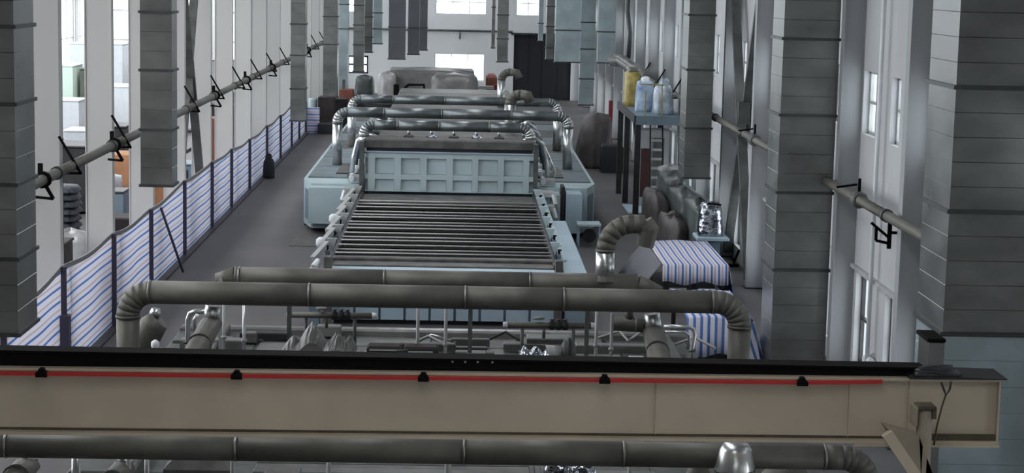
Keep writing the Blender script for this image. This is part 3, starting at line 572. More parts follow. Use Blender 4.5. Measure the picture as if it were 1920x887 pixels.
t = thing('fan_housing', 'round grey fan housing with a dark mouth on the near machine', 'fan', (1.93, 32.6, 1.72)); p = (1.95, 32.6, 1.9)
obj('scroll', MB().tube([(p[0] - .1, 32.6, p[2]), (p[0] - .04, 32.6, p[2]), (p[0] + .1, 32.6, p[2]), (p[0] + .16, 32.6, p[2])], [.08, .2, .2, .1], 18), 'grey', t); obj('cone', MB().tube([(p[0] - .3, 32.6, p[2] - .1), (p[0] - .08, 32.6, p[2])], [.2, .08], 14), 'greyl', t)
obj('rim', MB().tube([(p[0] + .02, 32.6, p[2]), (p[0] + .06, 32.6, p[2])], .225, 18), 'dark', t); obj('foot', MB().box(p[0] - .15, p[0] + .15, 32.45, 32.75, 1.18, p[2] - .12), 'dust', t)
t = thing('motor_box', 'pair of dark brown motor boxes on the near machine', 'motor', (-1.01, 32.6, 1.74)); p = (-1.6, 32.6, 1.73); q = (-0.33, 32.6, 1.76)
mx = (p[0] + q[0]) / 2; obj('motor', MB().cham(p[0], mx - .02, 32.5, 32.9, p[2] - .03, p[2] + .19, .04), 'pallet', t); obj('motor', MB().cham(mx + .02, q[0], 32.5, 32.9, p[2] - .03, p[2] + .19, .04), 'pallet', t)
obj('edge_strip', MB().box(p[0] + .05, mx - .05, 32.48, 32.5, p[2] + .12, p[2] + .145), 'greyl', t); obj('edge_strip', MB().box(mx + .1, q[0] - .1, 32.48, 32.5, p[2] + .1, p[2] + .125), 'greyl', t); obj('shaft', MB().bar((mx - .1, 32.45, p[2] + .1), (mx + .1, 32.45, p[2] + .12), .08), 'dark', t)
t = thing('small_tray', 'bright white strip tray near the right branch duct', 'tray', (3.16, 32.0, 1.85)); p = (3.18, 32.2, 1.81); obj('tray', MB().cham(p[0] - .13, p[0] + .13, 32.1, 32.5, p[2] - .01, p[2] + .03, .01), 'white', t); obj('tray_stand', MB().box(p[0] - .1, p[0] + .1, 32.2, 32.4, 1.2, p[2] - .01), 'grey', t)
for i, (u, lb) in enumerate(((700, 'before'), (900, 'behind the round housing'), (1000, ''))):
    pass
p = (1.43, 23.5, 2.1); sheeted('crinkled foil bundle at the bottom centre under the lower duct', [(p[0] - .1, 23.3, p[2] - .25, .42, .4, .4, 21), (p[0] + .2, 23.4, p[2] - .25, .45, .4, .36, 22)], 'foil')
p = (-3.52, 24.2, 1.81); t = thing('belt_guard', 'large brownish flat guard plate at the bottom under the lower duct', 'guard', p); obj('guard_plate', MB().cham(p[0] - .35, p[0] + .55, 24.2, 24.6, p[2] - .6, p[2] + .2, .12), 'dust', t); obj('guard_rim', MB().cham(p[0] - .4, p[0] + .6, 24.15, 24.65, p[2] - .65, p[2] - .5, .03), 'grey', t)
p = (-2.09, 25.2, 1.65); t = thing('wooden_deck', 'weathered grey slatted deck at the bottom under the lower duct', 'deck', p)
for i in range(8): obj('deck_board', MB().cham(-2.9, -0.11, 24.6 + i * .3, 24.87 + i * .3, 1.26 + .01 * (i % 3), 1.34 + .012 * (i % 3), .015), ('dust', 'grey')[i % 2], t)
p = (1.16, 25.2, 1.7); t = thing('wooden_deck', 'brownish slatted deck at the bottom right of centre under the lower duct', 'deck', p)
for i in range(8): obj('deck_board', MB().cham(-0.05, 1.09, 24.6 + i * .3, 24.87 + i * .3, 1.26 + .01 * (i % 3), 1.34 + .012 * (i % 3), .015), ('rustd', 'dust')[i % 2] if False else 'dust', t)
# short rods under the lower duct
for x, y, z, m_, w in (
    (-4.18, 23.4, 2.38, 'rod', 'first from the left'),
    (-3.98, 23.6, 2.33, 'chrome', 'second from the left, bright'),
    (-2.85, 23.4, 2.4, 'rod', 'third from the left'),
    (-1.64, 23.7, 2.29, 'rod', 'fourth from the left'),
    (-0.1, 23.4, 2.4, 'rod', 'fifth from the left'),
    (2.26, 23.4, 2.41, 'rod', 'rightmost'),
):
    t = thing('support_rod', 'thin upright rod under the lower duct, %s' % w, 'rod', (x, y, 1.18), 'support rods under the lower duct')
    obj('rod', MB().tube([(x, y, 1.18), (x, y, z)], .03, 8), m_, t); obj('foot_plate', MB().lathe((x, y, 1.18), [(.08, 0), (.08, .03)], 8), 'grey', t); obj('clamp', MB().lathe((x, y, (1.18 + z) / 2), [(.05, 0), (.05, .05)], 8), 'greyl', t)
p = (-4.85, 23.4, 2.1); one('nozzle', MB().lathe((p[0], 23.4, p[2] - .3), [(.08, 0), (.06, .1), (.055, .46)], 12), 'chrome', 'bright upright stub pipe at the bottom left under the lower duct', 'pipe')
# ================================================================== ROLLER CONVEYOR BED
rb = thing('roller_bed', 'long roller bed with dark gaps between pale rods in the middle of the hall', 'conveyor', (-.35, 52, 0))
BX0, BX1 = -3.12, 2.36
obj('base', MB().box(BX0 + .05, BX1 - .05, 45.0, 59.6, .1, 1.18), 'blued', rb)
obj('trough', MB().box(BX0 + .02, BX1 - .02, 45.3, 59.7, 1.18, 1.25), 'black', rb)
npan = 9
for i in range(npan):
    w_ = (BX1 - BX0) / npan; obj('apron_panel', MB().cham(BX0 + i * w_ + .03, BX0 + (i + 1) * w_ - .03, 44.72, 44.9, .12, 1.22, .02), 'bluel', rb)
obj('apron_backing', MB().box(BX0, BX1, 44.85, 45.0, .1, 1.25), 'blued', rb)
obj('front_lip', MB().cham(BX0, BX1, 44.5, 45.0, 1.25, 1.38, .03), 'bluel', rb)
obj('front_tray', MB().cham(BX0, BX1, 45.0, 45.6, 1.25, 1.42, .02), 'dust', rb); obj('cross_member', MB().cham(BX0, BX1, 45.65, 45.95, 1.3, 1.5, .03), 'dust', rb)
obj('skirting', MB().box(BX0 + .1, BX1 - .1, 44.9, 45.3, 0, .12), 'dark', rb)
ry = [46.4, 46.95, 47.8, 48.65, 49.25, 50.05, 51.0, 51.7, 52.3, 53.3, 53.9, 54.6, 55.7, 56.45, 57.2]
for i, y in enumerate(ry):
    obj('roller', MB().tube([(BX0 + .02, y, 1.5), (BX1 - .02, y, 1.5)], .024, 8), 'rod', rb)
    obj('roller_bar', MB().box(BX0 + .02, BX1 - .02, y + .2, y + .28, 1.36, 1.4), 'black', rb)
obj('rear_plate', MB().cham(BX0, BX1, 57.7, 59.7, 1.3, 1.42, .02), 'dust', rb)
for x in (BX0 - .06, BX1 - .04): obj('side_rail', MB().cham(x, x + .1, 45, 59.7, 1.15, 1.48, .02), 'dark', rb)
for x in (BX0 - .12, BX1 - .02): obj('corner_post', MB().cham(x, x + .18, 44.45, 44.75, .1, 1.68, .02), 'dust', rb)
def actuator(x, y, s, i, big):
    t = thing('roller_bracket', 'pale bracket on the %s edge of the roller bed, %s' % ('left' if s < 0 else 'right', ('nearest the viewer', 'second nearest', 'third nearest', 'fourth nearest', 'fifth nearest', 'farthest, by the furnace panel')[i]), 'bracket', (x, y, 1.2), 'pale brackets along the roller bed')
    m_ = 'greyl' if s < 0 else 'blue'
    obj('wedge_plate', MB().add([(x - .13, y, 1.78), (x + .13, y, 1.78), (x, y, 1.45), (x - .13, y + .12, 1.78), (x + .13, y + .12, 1.78), (x, y + .12, 1.45)], [(0, 2, 1), (3, 4, 5), (0, 1, 4, 3), (1, 2, 5, 4), (2, 0, 3, 5)]), m_, t)
    obj('arm', MB().bar((x + s * .12, y, 1.65), (x + s * (.42 if s < 0 else .25), y - (.7 if s < 0 else .3), 1.35), .13 if s < 0 else .09), m_, t)
    obj('pin', MB().tube([(x + s * .12, y - .1, 1.45), (x + s * .12, y - .1, 1.62)], .05, 8), 'black', t)
    if big: obj('motor_cap', MB().lathe((x + s * .42, y - .75, 1.28), [(.1, 0), (.13, .08), (.12, .2), (.05, .26)], 12), 'white', t)
    obj('foot', MB().box(x + s * .1 - .05, x + s * .1 + .05, y - .2, y + .1, .1, 1.5), 'blued', t)
for i, y in enumerate((46.9, 49.5, 51.9, 54.3, 56.4, 58.6)):
    actuator(BX0 - .1, y, -1, i, i in (1, 3)); actuator(BX1 + .08, y, 1, i, False)
t = thing('drive_unit', 'pale drive unit at the near left corner of the roller bed', 'motor', (-3.5, 44.6, 0)); obj('housing', MB().cham(-3.62, -3.28, 44.3, 44.8, .6, 1.42, .08), 'greyl', t); obj('stand', MB().box(-3.58, -3.34, 44.4, 44.7, 0, .6), 'blued', t); obj('cap', MB().tube([(-3.45, 44.5, 1.42), (-3.38, 44.6, 1.6)], [.12, .05], 10), 'white', t)
t = thing('side_cover', 'flat pale blue cover running along the right of the roller bed', 'cover', (2.85, 50, 0))
for i in range(4): obj('cover_panel', MB().cham(2.62, 3.2, 45.0 + i * 2.65, 45.0 + (i + 1) * 2.65 - .012, .05, 1.2, .02), 'bluel', t)
# ================================================================== FURNACE BEHIND THE BED
fu = thing('tempering_furnace', 'long pale blue furnace with recessed square panels behind the roller bed', 'machine', (-.4, 75, 0))
obj('core', MB().box(-3.0, 2.3, 60.6, 92, .1, 2.7), 'blued', fu)
zb_, zm, zt_ = 1.48, 2.72, 3.13
obj('front_frame_backing', MB().box(-3.08, 2.36, 60.3, 60.6, zb_, zm), 'blue', fu)
xs = [BX0 + .05] + [-2.93]
bars = MB()
X7 = [-2.99, -2.76, -2.14, -1.92, -1.3, -1.09, -0.45, -0.24, 0.38, 0.58, 1.21, 1.41, 2.02, 2.23]
for k in range(0, 14, 2): obj('upright_rib', MB().cham(X7[k], X7[k + 1], 60.15, 60.3, zb_, zm, .02), 'blue', fu)
zz = [zb_, 1.45, 1.85, 2.02, 2.54, zm]
for a, b in ((0, 1), (2, 3), (4, 5)): obj('cross_rib', MB().box(-3.08, 2.36, 60.16, 60.3, min(zz[a], zz[b]), max(zz[a], zz[b])), 'blue', fu)
for k in range(6):
    for (a, b) in ((1, 2), (3, 4)): obj('recessed_panel', MB().cham(X7[2 * k + 1] + .01, X7[2 * k + 2] - .01, 60.26, 60.31, zz[a] + .01, zz[b] - .01, .01), 'blue', fu)
obj('front_ledge', MB().box(-3.08, 2.36, 60.1, 60.5, zm, zm + .03), 'bluel', fu)
obj('gap_strip', MB().box(-3.05, 2.33, 60.35, 61, zm + .03, zm + .14), 'void', fu)
obj('top_beam', MB().cham(-3.15, 2.42, 60.3, 61.2, zm + .14, zt_, .04), 'dust', fu)
for i in range(9): obj('roof_panel', MB().cham(-3.0, 2.3, 61.3 + i * 3.4, 64.6 + i * 3.4, 2.7, 2.86, .06), ('grey', 'dust')[i % 2], fu)
for x in (-3.26, 2.36): obj('corner_post', MB().cham(x, x + .15, 60.0, 60.35, .1, zt_ - .05, .02), 'grey', fu)
# side wings
def wing(s, x_in, x_out, nm_):
    P = [(x_in, 60.6), (x_out - s * .35, 60.6), (x_out, 62.0), (x_out, 93), (x_in, 93)]
    if s < 0: P = list(reversed(P))
    obj('side_housing', MB().prism(P, .15, 1.62), 'blue', fu, nm_); 
    q = 5
    for i in range(9):
        a, b = 62.2 + i * 3.4, 65.4 + i * 3.4; x0, x1 = sorted((x_in, x_out - s * .12)); obj('wing_lid', MB().cham(x0, x1, a, b, 1.62, 1.68, .02), ('dustb', 'dust')[0 if i < 3 else i % 2], fu)
    x0, x1 = sorted((x_in, x_in + s * 1.0)); obj('dusty_ledge', MB().box(x0, x1, 63.0, 66.2, 1.68, 1.72), 'dust', fu)
    obj('chamfer_panel', MB().add([(x_out - s * .30, 60.75, .35), (x_out - s * .06, 61.72, .35), (x_out - s * .06, 61.72, 1.35), (x_out - s * .30, 60.75, 1.35), (x_out - s * .34, 60.8, .35), (x_out - s * .1, 61.77, .35), (x_out - s * .1, 61.77, 1.35), (x_out - s * .34, 60.8, 1.35)], [(0, 1, 2, 3), (7, 6, 5, 4), (0, 4, 5, 1), (1, 5, 6, 2), (2, 6, 7, 3), (3, 7, 4, 0)]), 'blued', fu)
wing(-1, -3.2, -5.2, 'left side housing with a cut corner'); wing(1, 2.5, 4.5, 'right side housing with a cut corner')
obj('front_cabinet', MB().cham(2.5, 3.25, 59.8, 60.6, .2, 1.5, .03), 'blue', fu); obj('door_gap_post', MB().box(3.27, 3.38, 59.7, 60.6, .15, 1.75), 'void', fu); obj('front_cabinet', MB().cham(3.42, 3.95, 59.7, 60.6, .25, 1.55, .03), 'bluel', fu)
obj('front_cabinet', MB().cham(-4.9, -3.3, 60.2, 60.62, .35, 1.55, .03), 'blue', fu)
t = thing('blue_stand', 'small blue stand with thin legs at the right front of the furnace', 'stand', (4.07, 59.0, 0.32)); p = (4.06, 59.0, 0.75)
obj('stand_top', MB().cham(p[0] - .3, p[0] + .45, 58.7, 59.5, .62, .7, .02), 'blue', t)
for dx in (-.28, .38):
    for dy in (58.75, 59.4): obj('leg', MB().box(p[0] + dx, p[0] + dx + .05, dy, dy + .05, 0, .62), 'bluel', t)
obj('wheel', MB().tube([(p[0] + .1, 58.9, .3), (p[0] + .1, 59.0, .3)], .22, 14), 'dark', t)
# side valves on wings
k = 0
for s, x0 in ((-1, -3.65), (1, 2.62)):
    for i, (yv, zv) in enumerate(((60.8, 1.68), (62.9, 1.72), (65.0, 1.72), (67.5, 1.7), (70.5, 1.7), (74, 1.7))):
        t = thing('air_valve', 'pale air valve on the %s furnace housing, %s in its row' % ('left' if s < 0 else 'right', ('nearest', 'second', 'third', 'fourth', 'fifth', 'last')[i]), 'valve', (x0, yv, zv), 'air valves on the furnace housings')
        obj('valve_body', MB().cham(x0, x0 + .5, yv, yv + .3, zv, zv + .22, .06), 'greyl', t); obj('cylinder', MB().tube([(x0 + .1, yv - .08, zv + .1), (x0 + .1, yv + .4, zv + .16)], .09, 10), 'white' if i < 3 else 'chrome', t); obj('hose', MB().tube([(x0 + .45, yv + .1, zv + .2), (x0 + .5, yv + .1, zv + .45), (x0 + .45 - s * .1, yv + .3, zv + .8)], .03, 6), 'chrome', t)
for i in range(2):   # lower clamp blocks beside the bed end
    for s, x in ((-1, -3.75), (1, 2.55)):
        z = (1.42, 1.02)[i]; y = (59.6, 59.2)[i]
        t = thing('clamp_block', '%s pale clamp block at the %s of the furnace front' % (('upper', 'lower')[i], 'left' if s < 0 else 'right'), 'clamp', (x, y, z), 'clamp blocks at the furnace front'); obj('block', MB().cham(x, x + .5, y, y + .35, z, z + .2, .05), 'greyl', t); obj('hook', MB().bar((x + .25 + s * .2, y, z + .1), (x + .25 + s * .28, y - .1, z - .2), .09), 'white', t); obj('mount', MB().box(x + .15, x + .35, y + .05, y + .3, 0, z), 'blued', t)
# cross ducts over the furnace
D2 = [('short duct with round elbows nearest over the furnace', -3.2, 2.3, 61.4, 3.5, 2.9, 2.9, .17), ('wide duct with long silver legs over the furnace', -4.37, 3.8, 66, 3.56, 1.7, 1.7, .18),
      ('second wide duct over the furnace', -4.28, 3.77, 73, 3.56, 1.7, 1.7, .17), ('short duct with bright elbows between the two wide ones', -2.6, 2.5, 69.5, 3.35, 2.85, 2.85, .14)]
for lb, xl, xr, y, z, a, b, r0 in D2:
    bridge_duct(lb, (xl, xr, y, z, a, b), r0, 'ppb', [xl + (xr - xl) * f_ for f_ in (.2, .45, .75)], n=16, group='round cross ducts over the furnace', legm='chrome')
for lb, x, y, z0, z1, dx, r0 in (('silver chimney with hooked top in the middle of the furnace', 1.75, 67.3, 2.7, 4.2, .62, .2), ('grey hooked chimney beyond the silver one', 1.69, 80, 2.8, 4.36, .65, .17)):
    t = thing('gooseneck_duct', lb, 'vent pipe', (x, y, z0)); R = .35
    obj('stack', MB().tube([(x, y, z0), (x, y, z1 - R)], r0, 16), 'chrome', t); pa = arc((x, y, z1 - R), (x + R, y, z1), (x + R, y, z1 - R), 4)
    for a_, b_, ta_, tb_ in gores(pa, Vector((0, 0, 1)), Vector((1, 0, 0))): obj('elbow_segment', MB().tube([a_, b_], r0, 14, ta=ta_, tb=tb_), 'pipe', t)
    obj('outlet', MB().tube([(x + R, y, z1), (x + dx, y, z1 - .02), (x + dx + .1, y, z1 - .25)], [r0, r0 * 1.05, r0], 12), 'pipe', t)
# vertical silver legs and glinting fittings around the left and right duct feet
for i, (u, v0, v1, Y) in enumerate(()): pass
for s_, x in ((-1, -3.55), (1, 2.85)):
    for k_ in range(6):
        yv = 62 + k_ * 2.1
        t = thing('flexible_hose', 'shiny hose running over the %s edge of the furnace roof, %s' % ('left' if s_ < 0 else 'right', ('nearest', 'second nearest', 'third', 'fourth', 'fifth', 'farthest')[k_]), 'hose', (x, yv, 1.7), 'shiny hoses over the furnace edges')
        obj('hose_body', MB().tube([(x - s_ * .75, yv, 3.0), (x - s_ * .4, yv, 3.12), (x - s_ * .12, yv + .1, 2.9), (x, yv + .2, 2.4), (x + s_ * .1, yv + .1, 1.72)], .085, 8), ('chrome', 'ppb', 'foil')[k_ % 3], t); obj('hose_end', MB().lathe((x + s_ * .1, yv + .1, 1.7), [(.12, 0), (.12, .06)], 10), 'dark', t)
for i in range(5):
    x = -1.9 + i * .75; t = thing('top_fitting', 'small shiny fitting on the furnace roof under the nearest duct, number %s from the left' % ('one', 'two', 'three', 'four', 'five')[i], 'fitting', (x, 61.9, 2.86), 'shiny roof fittings'); obj('body', MB().cham(x, x + .34, 61.8, 62.1, 2.86, 3.16, .05), 'foil' if i % 2 else 'grey', t); obj('neck', MB().tube([(x + .17, 61.95, 3.16), (x + .17, 61.95, 3.3)], .05, 8), 'chrome', t)
# ================================================================== STRIPED FENCE
FX = -8.2; FY = [33.2, 38.3, 43.9, 49.2, 55.2, 61.3, 66.5, 72.2, 78.6, 84.5, 90, 94.2, 98.2]
def span_mesh(y0, y1, h0, h1, seed):
    R = random.Random(seed); mb = MB(); n, m_ = 14, 10; v = []
    for i in range(n + 1):
        a = i / n; y = y0 + (y1 - y0) * a; h = h0 + (h1 - h0) * a - .08 * math.sin(math.pi * a) + .015 * math.sin(7 * a + seed)
        for j in range(m_ + 1):
            b = j / m_; v.append((FX + .012 * math.sin(4 * a * math.pi + seed) * math.sin(b * 3) + .008 * math.sin(9 * b + 6 * a + seed) - .02, y, .03 + (h - .03) * b))
    f = [(i * (m_ + 1) + j, (i + 1) * (m_ + 1) + j, (i + 1) * (m_ + 1) + j + 1, i * (m_ + 1) + j + 1) for i in range(n) for j in range(m_)]
    return mb.add(v, f, True)
fe = thing('striped_fence', 'long striped blue and white tarpaulin fence along the left columns', 'fence', (FX, 33, 0))
hs = [2.16, 2.3, 2.2, 2.12, 2.22, 2.16, 2.1, 1.95, 1.95, 1.95, 2.0, 1.95, 1.6]
for i in range(len(FY) - 1):
    s = obj('tarpaulin_span', span_mesh(FY[i], FY[i + 1], hs[i], hs[i + 1], i), 'fence', fe)
    tr = MB(); pts = [(FX - .01, FY[i] + (FY[i + 1] - FY[i]) * a / 8, hs[i] + (hs[i + 1] - hs[i]) * a / 8 - .08 * math.sin(math.pi * a / 8) + .015 * math.sin(7 * a / 8 + i)) for a in range(9)]
    for a_, b_ in zip(pts, pts[1:]): tr.bar((a_[0], a_[1], a_[2] - .03), (b_[0], b_[1], b_[2] - .03), .03, .1)
    obj('top_hem', tr, 'hem', s)
for i, y in enumerate(FY): obj('fence_post', MB().cham(FX + .0, FX + .1, y - .05, y + .05, 0, hs[i] + .03, .01), 'purple', fe)
obj('prop', MB().bar((FX + .08, 50.6, 2.0), (FX + .5, 51.8, .05), .05), 'purple', fe, 'thin slanted prop'); obj('base_skirt', MB().box(FX + .02, FX + .22, 34, 98, 0, .05), 'dark', fe, 'dark rolled bottom edge of the fence'); obj('post_sleeve', MB().cham(FX + .02, FX + .2, 38.0, 38.25, 0, 1.35, .02), 'purple', fe)
one('end_screen', MB().cham(FX, FX + .75, 98.2, 98.25, 0, 1.35, .01), 'fence', 'short striped screen turned across the far end of the fence', 'screen')
# ================================================================== RIGHT SIDE GOODS
def drape(x0, x1, y0, y1, z1, zf, seed, mb=None):       # cloth over a table: top sheet and a hanging front with waves
    v = []; f = []; n = 24
    rows = [(y1, z1, 0), (y1 - (y1 - y0) * .33, z1 + .02, 0), (y1 - (y1 - y0) * .66, z1 - .01, 0), (y0 + .04, z1, 0), (y0 - .01, z1 - .04, .3), (y0 - .03, (z1 + zf) / 2, 1), (y0 - .05, zf, 1.6)]
    for y, z, w in rows:
        for i in range(n + 1):
            a = i / n; v.append((x0 + (x1 - x0) * a, y - .035 * w * abs(math.sin(a * 19 + seed)), z + (.05 * math.sin(a * 11 + seed) if w > 1.2 else .015 * math.sin(a * 9 + seed + y))))
    for r_ in range(len(rows) - 1):
        for i in range(n): f.append((r_ * (n + 1) + i, (r_ + 1) * (n + 1) + i, (r_ + 1) * (n + 1) + i + 1, r_ * (n + 1) + i + 1))
    return MB().add(v, f, True)
def sidecloth(x, y0, y1, z1, zf, out, seed):
    v = []; n = 14
    for k_, (z, o_) in enumerate(((z1, 0), (z1 - .05, .1), ((z1 + zf) / 2, .6), (zf, 1.0))):
        for i in range(n + 1):
            a = i / n; v.append((x + out * o_ + .04 * o_ * math.sin(a * 15 + seed), y0 + (y1 - y0) * a, z + (.05 * math.sin(a * 9) if k_ == 3 else 0)))
    return MB().add(v, [(r_ * (n + 1) + i, r_ * (n + 1) + i + 1, (r_ + 1) * (n + 1) + i + 1, (r_ + 1) * (n + 1) + i) for r_ in range(3) for i in range(n)], True)
def covered(label, x0, x1, y0, y1, z1, zf, m, ms, side_l, side_r, seed, drape_z):
    t = thing('covered_rack', label, 'covered rack', ((x0 + x1) / 2, y0, 0), 'striped covers on the right')
    obj('frame', MB().box(x0 + .06, x1 - .06, y0 + .1, y1 - .06, z1 - .12, z1 - .03).box(x0 + .06, x1 - .06, y0 + .12, y1 - .06, .1, .2), 'dark', t)
    for px in (x0 + .06, (x0 + x1) / 2 - .05, x1 - .16):
        for py in (y0 + .1, y1 - .2): obj('leg', MB().box(px, px + .1, py, py + .1, 0, z1 - .1), 'dark', t)
    c_ = obj('cover', drape(x0, x1, y0, y1, z1, drape_z, seed), m, t, 'striped cover sheet'); c_.modifiers.new('t', 'SOLIDIFY').thickness = .01
    if side_l: c_ = obj('side_cloth', sidecloth(x0, y0, y1, z1, .1, -abs(side_l), seed), 'dtarp', t, 'dark grey net side'); c_.modifiers.new('t', 'SOLIDIFY').thickness = .01
    if side_r: c_ = obj('side_cloth', sidecloth(x1, y0, y1, z1, .1, side_r, seed), ms, t); c_.modifiers.new('t', 'SOLIDIFY').thickness = .01
    for px in (x0 + .2, (x0 + x1) / 2 + .1): obj('label_strip', MB().box(px, px + .45, y0 + .02, y0 + .05, z1 - .68, z1 - .62), 'greyl', t)
    return t
covered('rack under a striped cover with a straight fringe, farther from the viewer', 5.32, 7.04, 48.0, 52.5, 1.1, .5, 'tarp', 'tarp', .75, .15, 1, .62)
t = covered('rack under a blue striped cover hanging to the floor, nearer the viewer', 5.06, 6.5, 40.5, 44.1, 1.1, .1, 'tarpb', 'tarps', .0, .28, 2, .25)
obj('front_flap', MB().add([(6.36, 40.32, 1.02), (6.54, 40.35, 1.02), (6.72, 40.3, .03), (6.44, 40.25, .03), (6.36, 40.35, 1.02), (6.54, 40.38, 1.02), (6.72, 40.33, .03), (6.44, 40.28, .03)], [(0, 3, 2, 1), (4, 5, 6, 7), (0, 1, 5, 4), (1, 2, 6, 5), (2, 3, 7, 6), (3, 0, 4, 7)]), 'tarps', t)
# foil wrapped cabinet
t = thing('wrapped_cabinet', 'blue-grey cabinet with a foil-wrapped top by the right wall', 'cabinet', (7.4, 54, 0))
obj('cabinet_body', MB().cham(7.05, 7.65, 54.0, 54.8, 0, .95, .02), 'blued', t); obj('ledge', MB().cham(6.95, 7.9, 53.8, 54.9, .92, 1.02, .03), 'bluel', t); obj('foil_wrap', MB().lump(7.0, 7.78, 53.95, 54.8, 1.02, 2.0, 4, .07, .15, 20, 10), 'foil', t); obj('top_strap', MB().bar((7.25, 53.95, 2.0), (7.65, 54.1, 1.95), .05), 'black', t)
t = thing('sheeted_equipment', 'row of equipment under grey-green sheets behind the foil-wrapped cabinet', 'covered equipment', (7.3, 62, 0))
for i, (a, b, h, x0, mm) in enumerate(((55.0, 59.0, 1.8, 6.98, 'wrapg'), (58.5, 62.6, 1.72, 6.93, 'wrapg'), (62.1, 65.8, 1.9, 6.9, 'wrapg'), (65.0, 65.9, 2.0, 6.9, 'wrapl'))): obj('sheeted_unit', MB().lump(x0, 7.85, a, b, 0, h, 30 + i, .07, .0, 26, 14, fl=.93), mm, t)
obj('draped_tail', MB().lump(6.35, 7.1, 56, 60.5, 0, 1.1, 41, .15, .3, fl=.7), 'brown', t); obj('draped_tail', MB().lump(6.3, 7.0, 60.5, 65.5, 0, 1.3, 42, .15, .3, fl=.7), 'brown', t)
t = thing('white_housing', 'small white domed housing low on the right wall beside the tall lower window', 'wall unit', (8.5, 37.0, 0.85)); p = (8.47, 36.9, 0.76)
obj('housing', MB().cham(p[0] - .2, min(p[0] + .22, 8.44), 36.7, 37.2, p[2] - .05, p[2] + .24, .06), 'white', t); obj('dome', MB().lathe((p[0] + .05, 36.95, p[2] + .2), [(.17, 0), (.15, .07), (.08, .11)], 12), 'greyl', t)
one('downpipe', MB().tube([(8.3, 36.9, 0), (8.3, 36.9, 4.3), (8.3, 36.95, 12.9)], .045, 10), 'white', 'slim white downpipe on the right wall between the windows', 'pipe')
one('downpipe', MB().tube([(8.3, 34.4, 0), (8.3, 34.4, 12.9)], .03, 8), 'greyl', 'thin grey conduit up the right wall beside the huge duct', 'pipe')
p = (6.52, 24.9, 3.66); t = thing('fan_box', 'grey box with a black lid in front of the huge right duct', 'box', (p[0], 24.9, 2.4)); obj('box_body', MB().cham(6.45, 6.66, 24.9, 25.5, 1.2, p[2], .02), 'galv', t); obj('lid', MB().cham(6.41, 6.66, 24.85, 25.5, p[2], p[2] + .05, .01), 'black', t)
# raised steel platform at the right wall
t = thing('steel_platform', 'raised dark steel platform on tall legs against the right wall', 'platform', (6.8, 69, 0))
DX0, DX1, DY0, DY1, DZ = 6.18, 7.9, 66, 73.5, 3.62
for i in range(6): obj('deck_panel', MB().cham(DX0, DX1, DY0 + i * 1.25, DY0 + (i + 1) * 1.25 - .02, DZ - .06, DZ, .01), 'blued', t)
obj('edge_beam', MB().box(DX0 - .02, DX1, DY0 - .05, DY0, DZ - .3, DZ + .02), 'blued', t); obj('edge_beam', MB().box(DX0 - .05, DX0, DY0 - .05, DY1, DZ - .26, DZ + .02), 'dark', t)
for x, y in ((DX0, DY0), (DX0, 70.3), (DX0, 73.3), (7.75, DY0), (7.75, 73.3)): obj('leg', MB().cham(x, x + .2, y, y + .2, 0, DZ - .06, .01), 'dark', t)
obj('brace', MB().bar((DX0 + .1, 66.2, 2.5), (DX0 + .1, 68, 3.5), .1), 'dark', t)
t = thing('control_cabinet', 'grey cabinet with dark red door standing beneath the platform', 'cabinet', (7, 69, 0)); obj('cabinet_body', MB().cham(6.55, 7.75, 69, 70, 0, 2.9, .03), 'greyl', t); obj('door', MB().cham(6.7, 7.05, 68.95, 69.0, .4, 2.2, .01), 'rust2', t); obj('door', MB().cham(7.15, 7.55, 68.95, 69.0, .3, 2.6, .01), 'grey', t)
t = thing('ladder', 'pale ladder leaning under the front of the platform', 'ladder', (6.9, 67, 0))
for x in (6.85, 7.3): obj('stile', MB().bar((x, 66.6, 0), (x, 67.4, 3.2), .05), 'dark', t)
for i in range(9): obj('rung', MB().bar((6.85, 66.7 + i * .085, .35 + i * .33), (7.3, 66.7 + i * .085, .35 + i * .33), .05, .09), 'white', t)
t = thing('wrapped_cylinder', 'tall yellow film-wrapped bundle on the platform', 'bundle', (6.6, 71.5, DZ)); obj('bundle', MB().lump(6.2, 6.85, 70.8, 72.2, DZ, 5.05, 51, .04, .1, fl=.92), 'yel', t); obj('top_cap', MB().lump(6.3, 6.75, 71.0, 72.0, 4.95, 5.1, 52, .08, .2), 'wrap', t)
t = thing('woven_sack', 'blue and white woven sack on the platform between yellow bundle and film bag', 'sack', (6.75, 68.5, DZ)); obj('sack_body', MB().lump(6.35, 7.1, 68, 69, DZ, 4.8, 53, .08, .3, fl=.8), 'sack', t); obj('neck_tie', MB().lump(6.55, 6.9, 68.2, 68.8, 4.6, 4.9, 54, .12, .5), 'white', t)
t = thing('film_bag', 'clear plastic film bag standing on the platform by the duct', 'bag', (7.3, 67.3, DZ)); obj('bag_body', MB().lump(6.85, 7.68, 66.8, 67.8, DZ, 4.7, 55, .12, .5), 'film', t); obj('bag_top', MB().lump(7.1, 7.5, 67, 67.6, 4.5, 4.9, 56, .2, .6), 'film', t)
t = thing('rail_frame', 'thin yellow guard rail on the front of the platform', 'guard rail', (6.5, 66.1, DZ)); obj('upright', MB().bar((6.52, 66.1, DZ), (6.52, 66.1, 4.5), .04), 'yel', t); obj('upright', MB().bar((7.1, 66.1, DZ), (7.1, 66.1, 4.75), .04), 'yel', t); obj('top_rail', MB().bar((6.3, 66.1, 4.75), (7.12, 66.1, 4.73), .04), 'yel', t)
t = thing('extract_fitting', 'brown-grey bent extract fitting on the far end of the right wall pipe', 'duct fitting', (7.4, 84, 4.3))
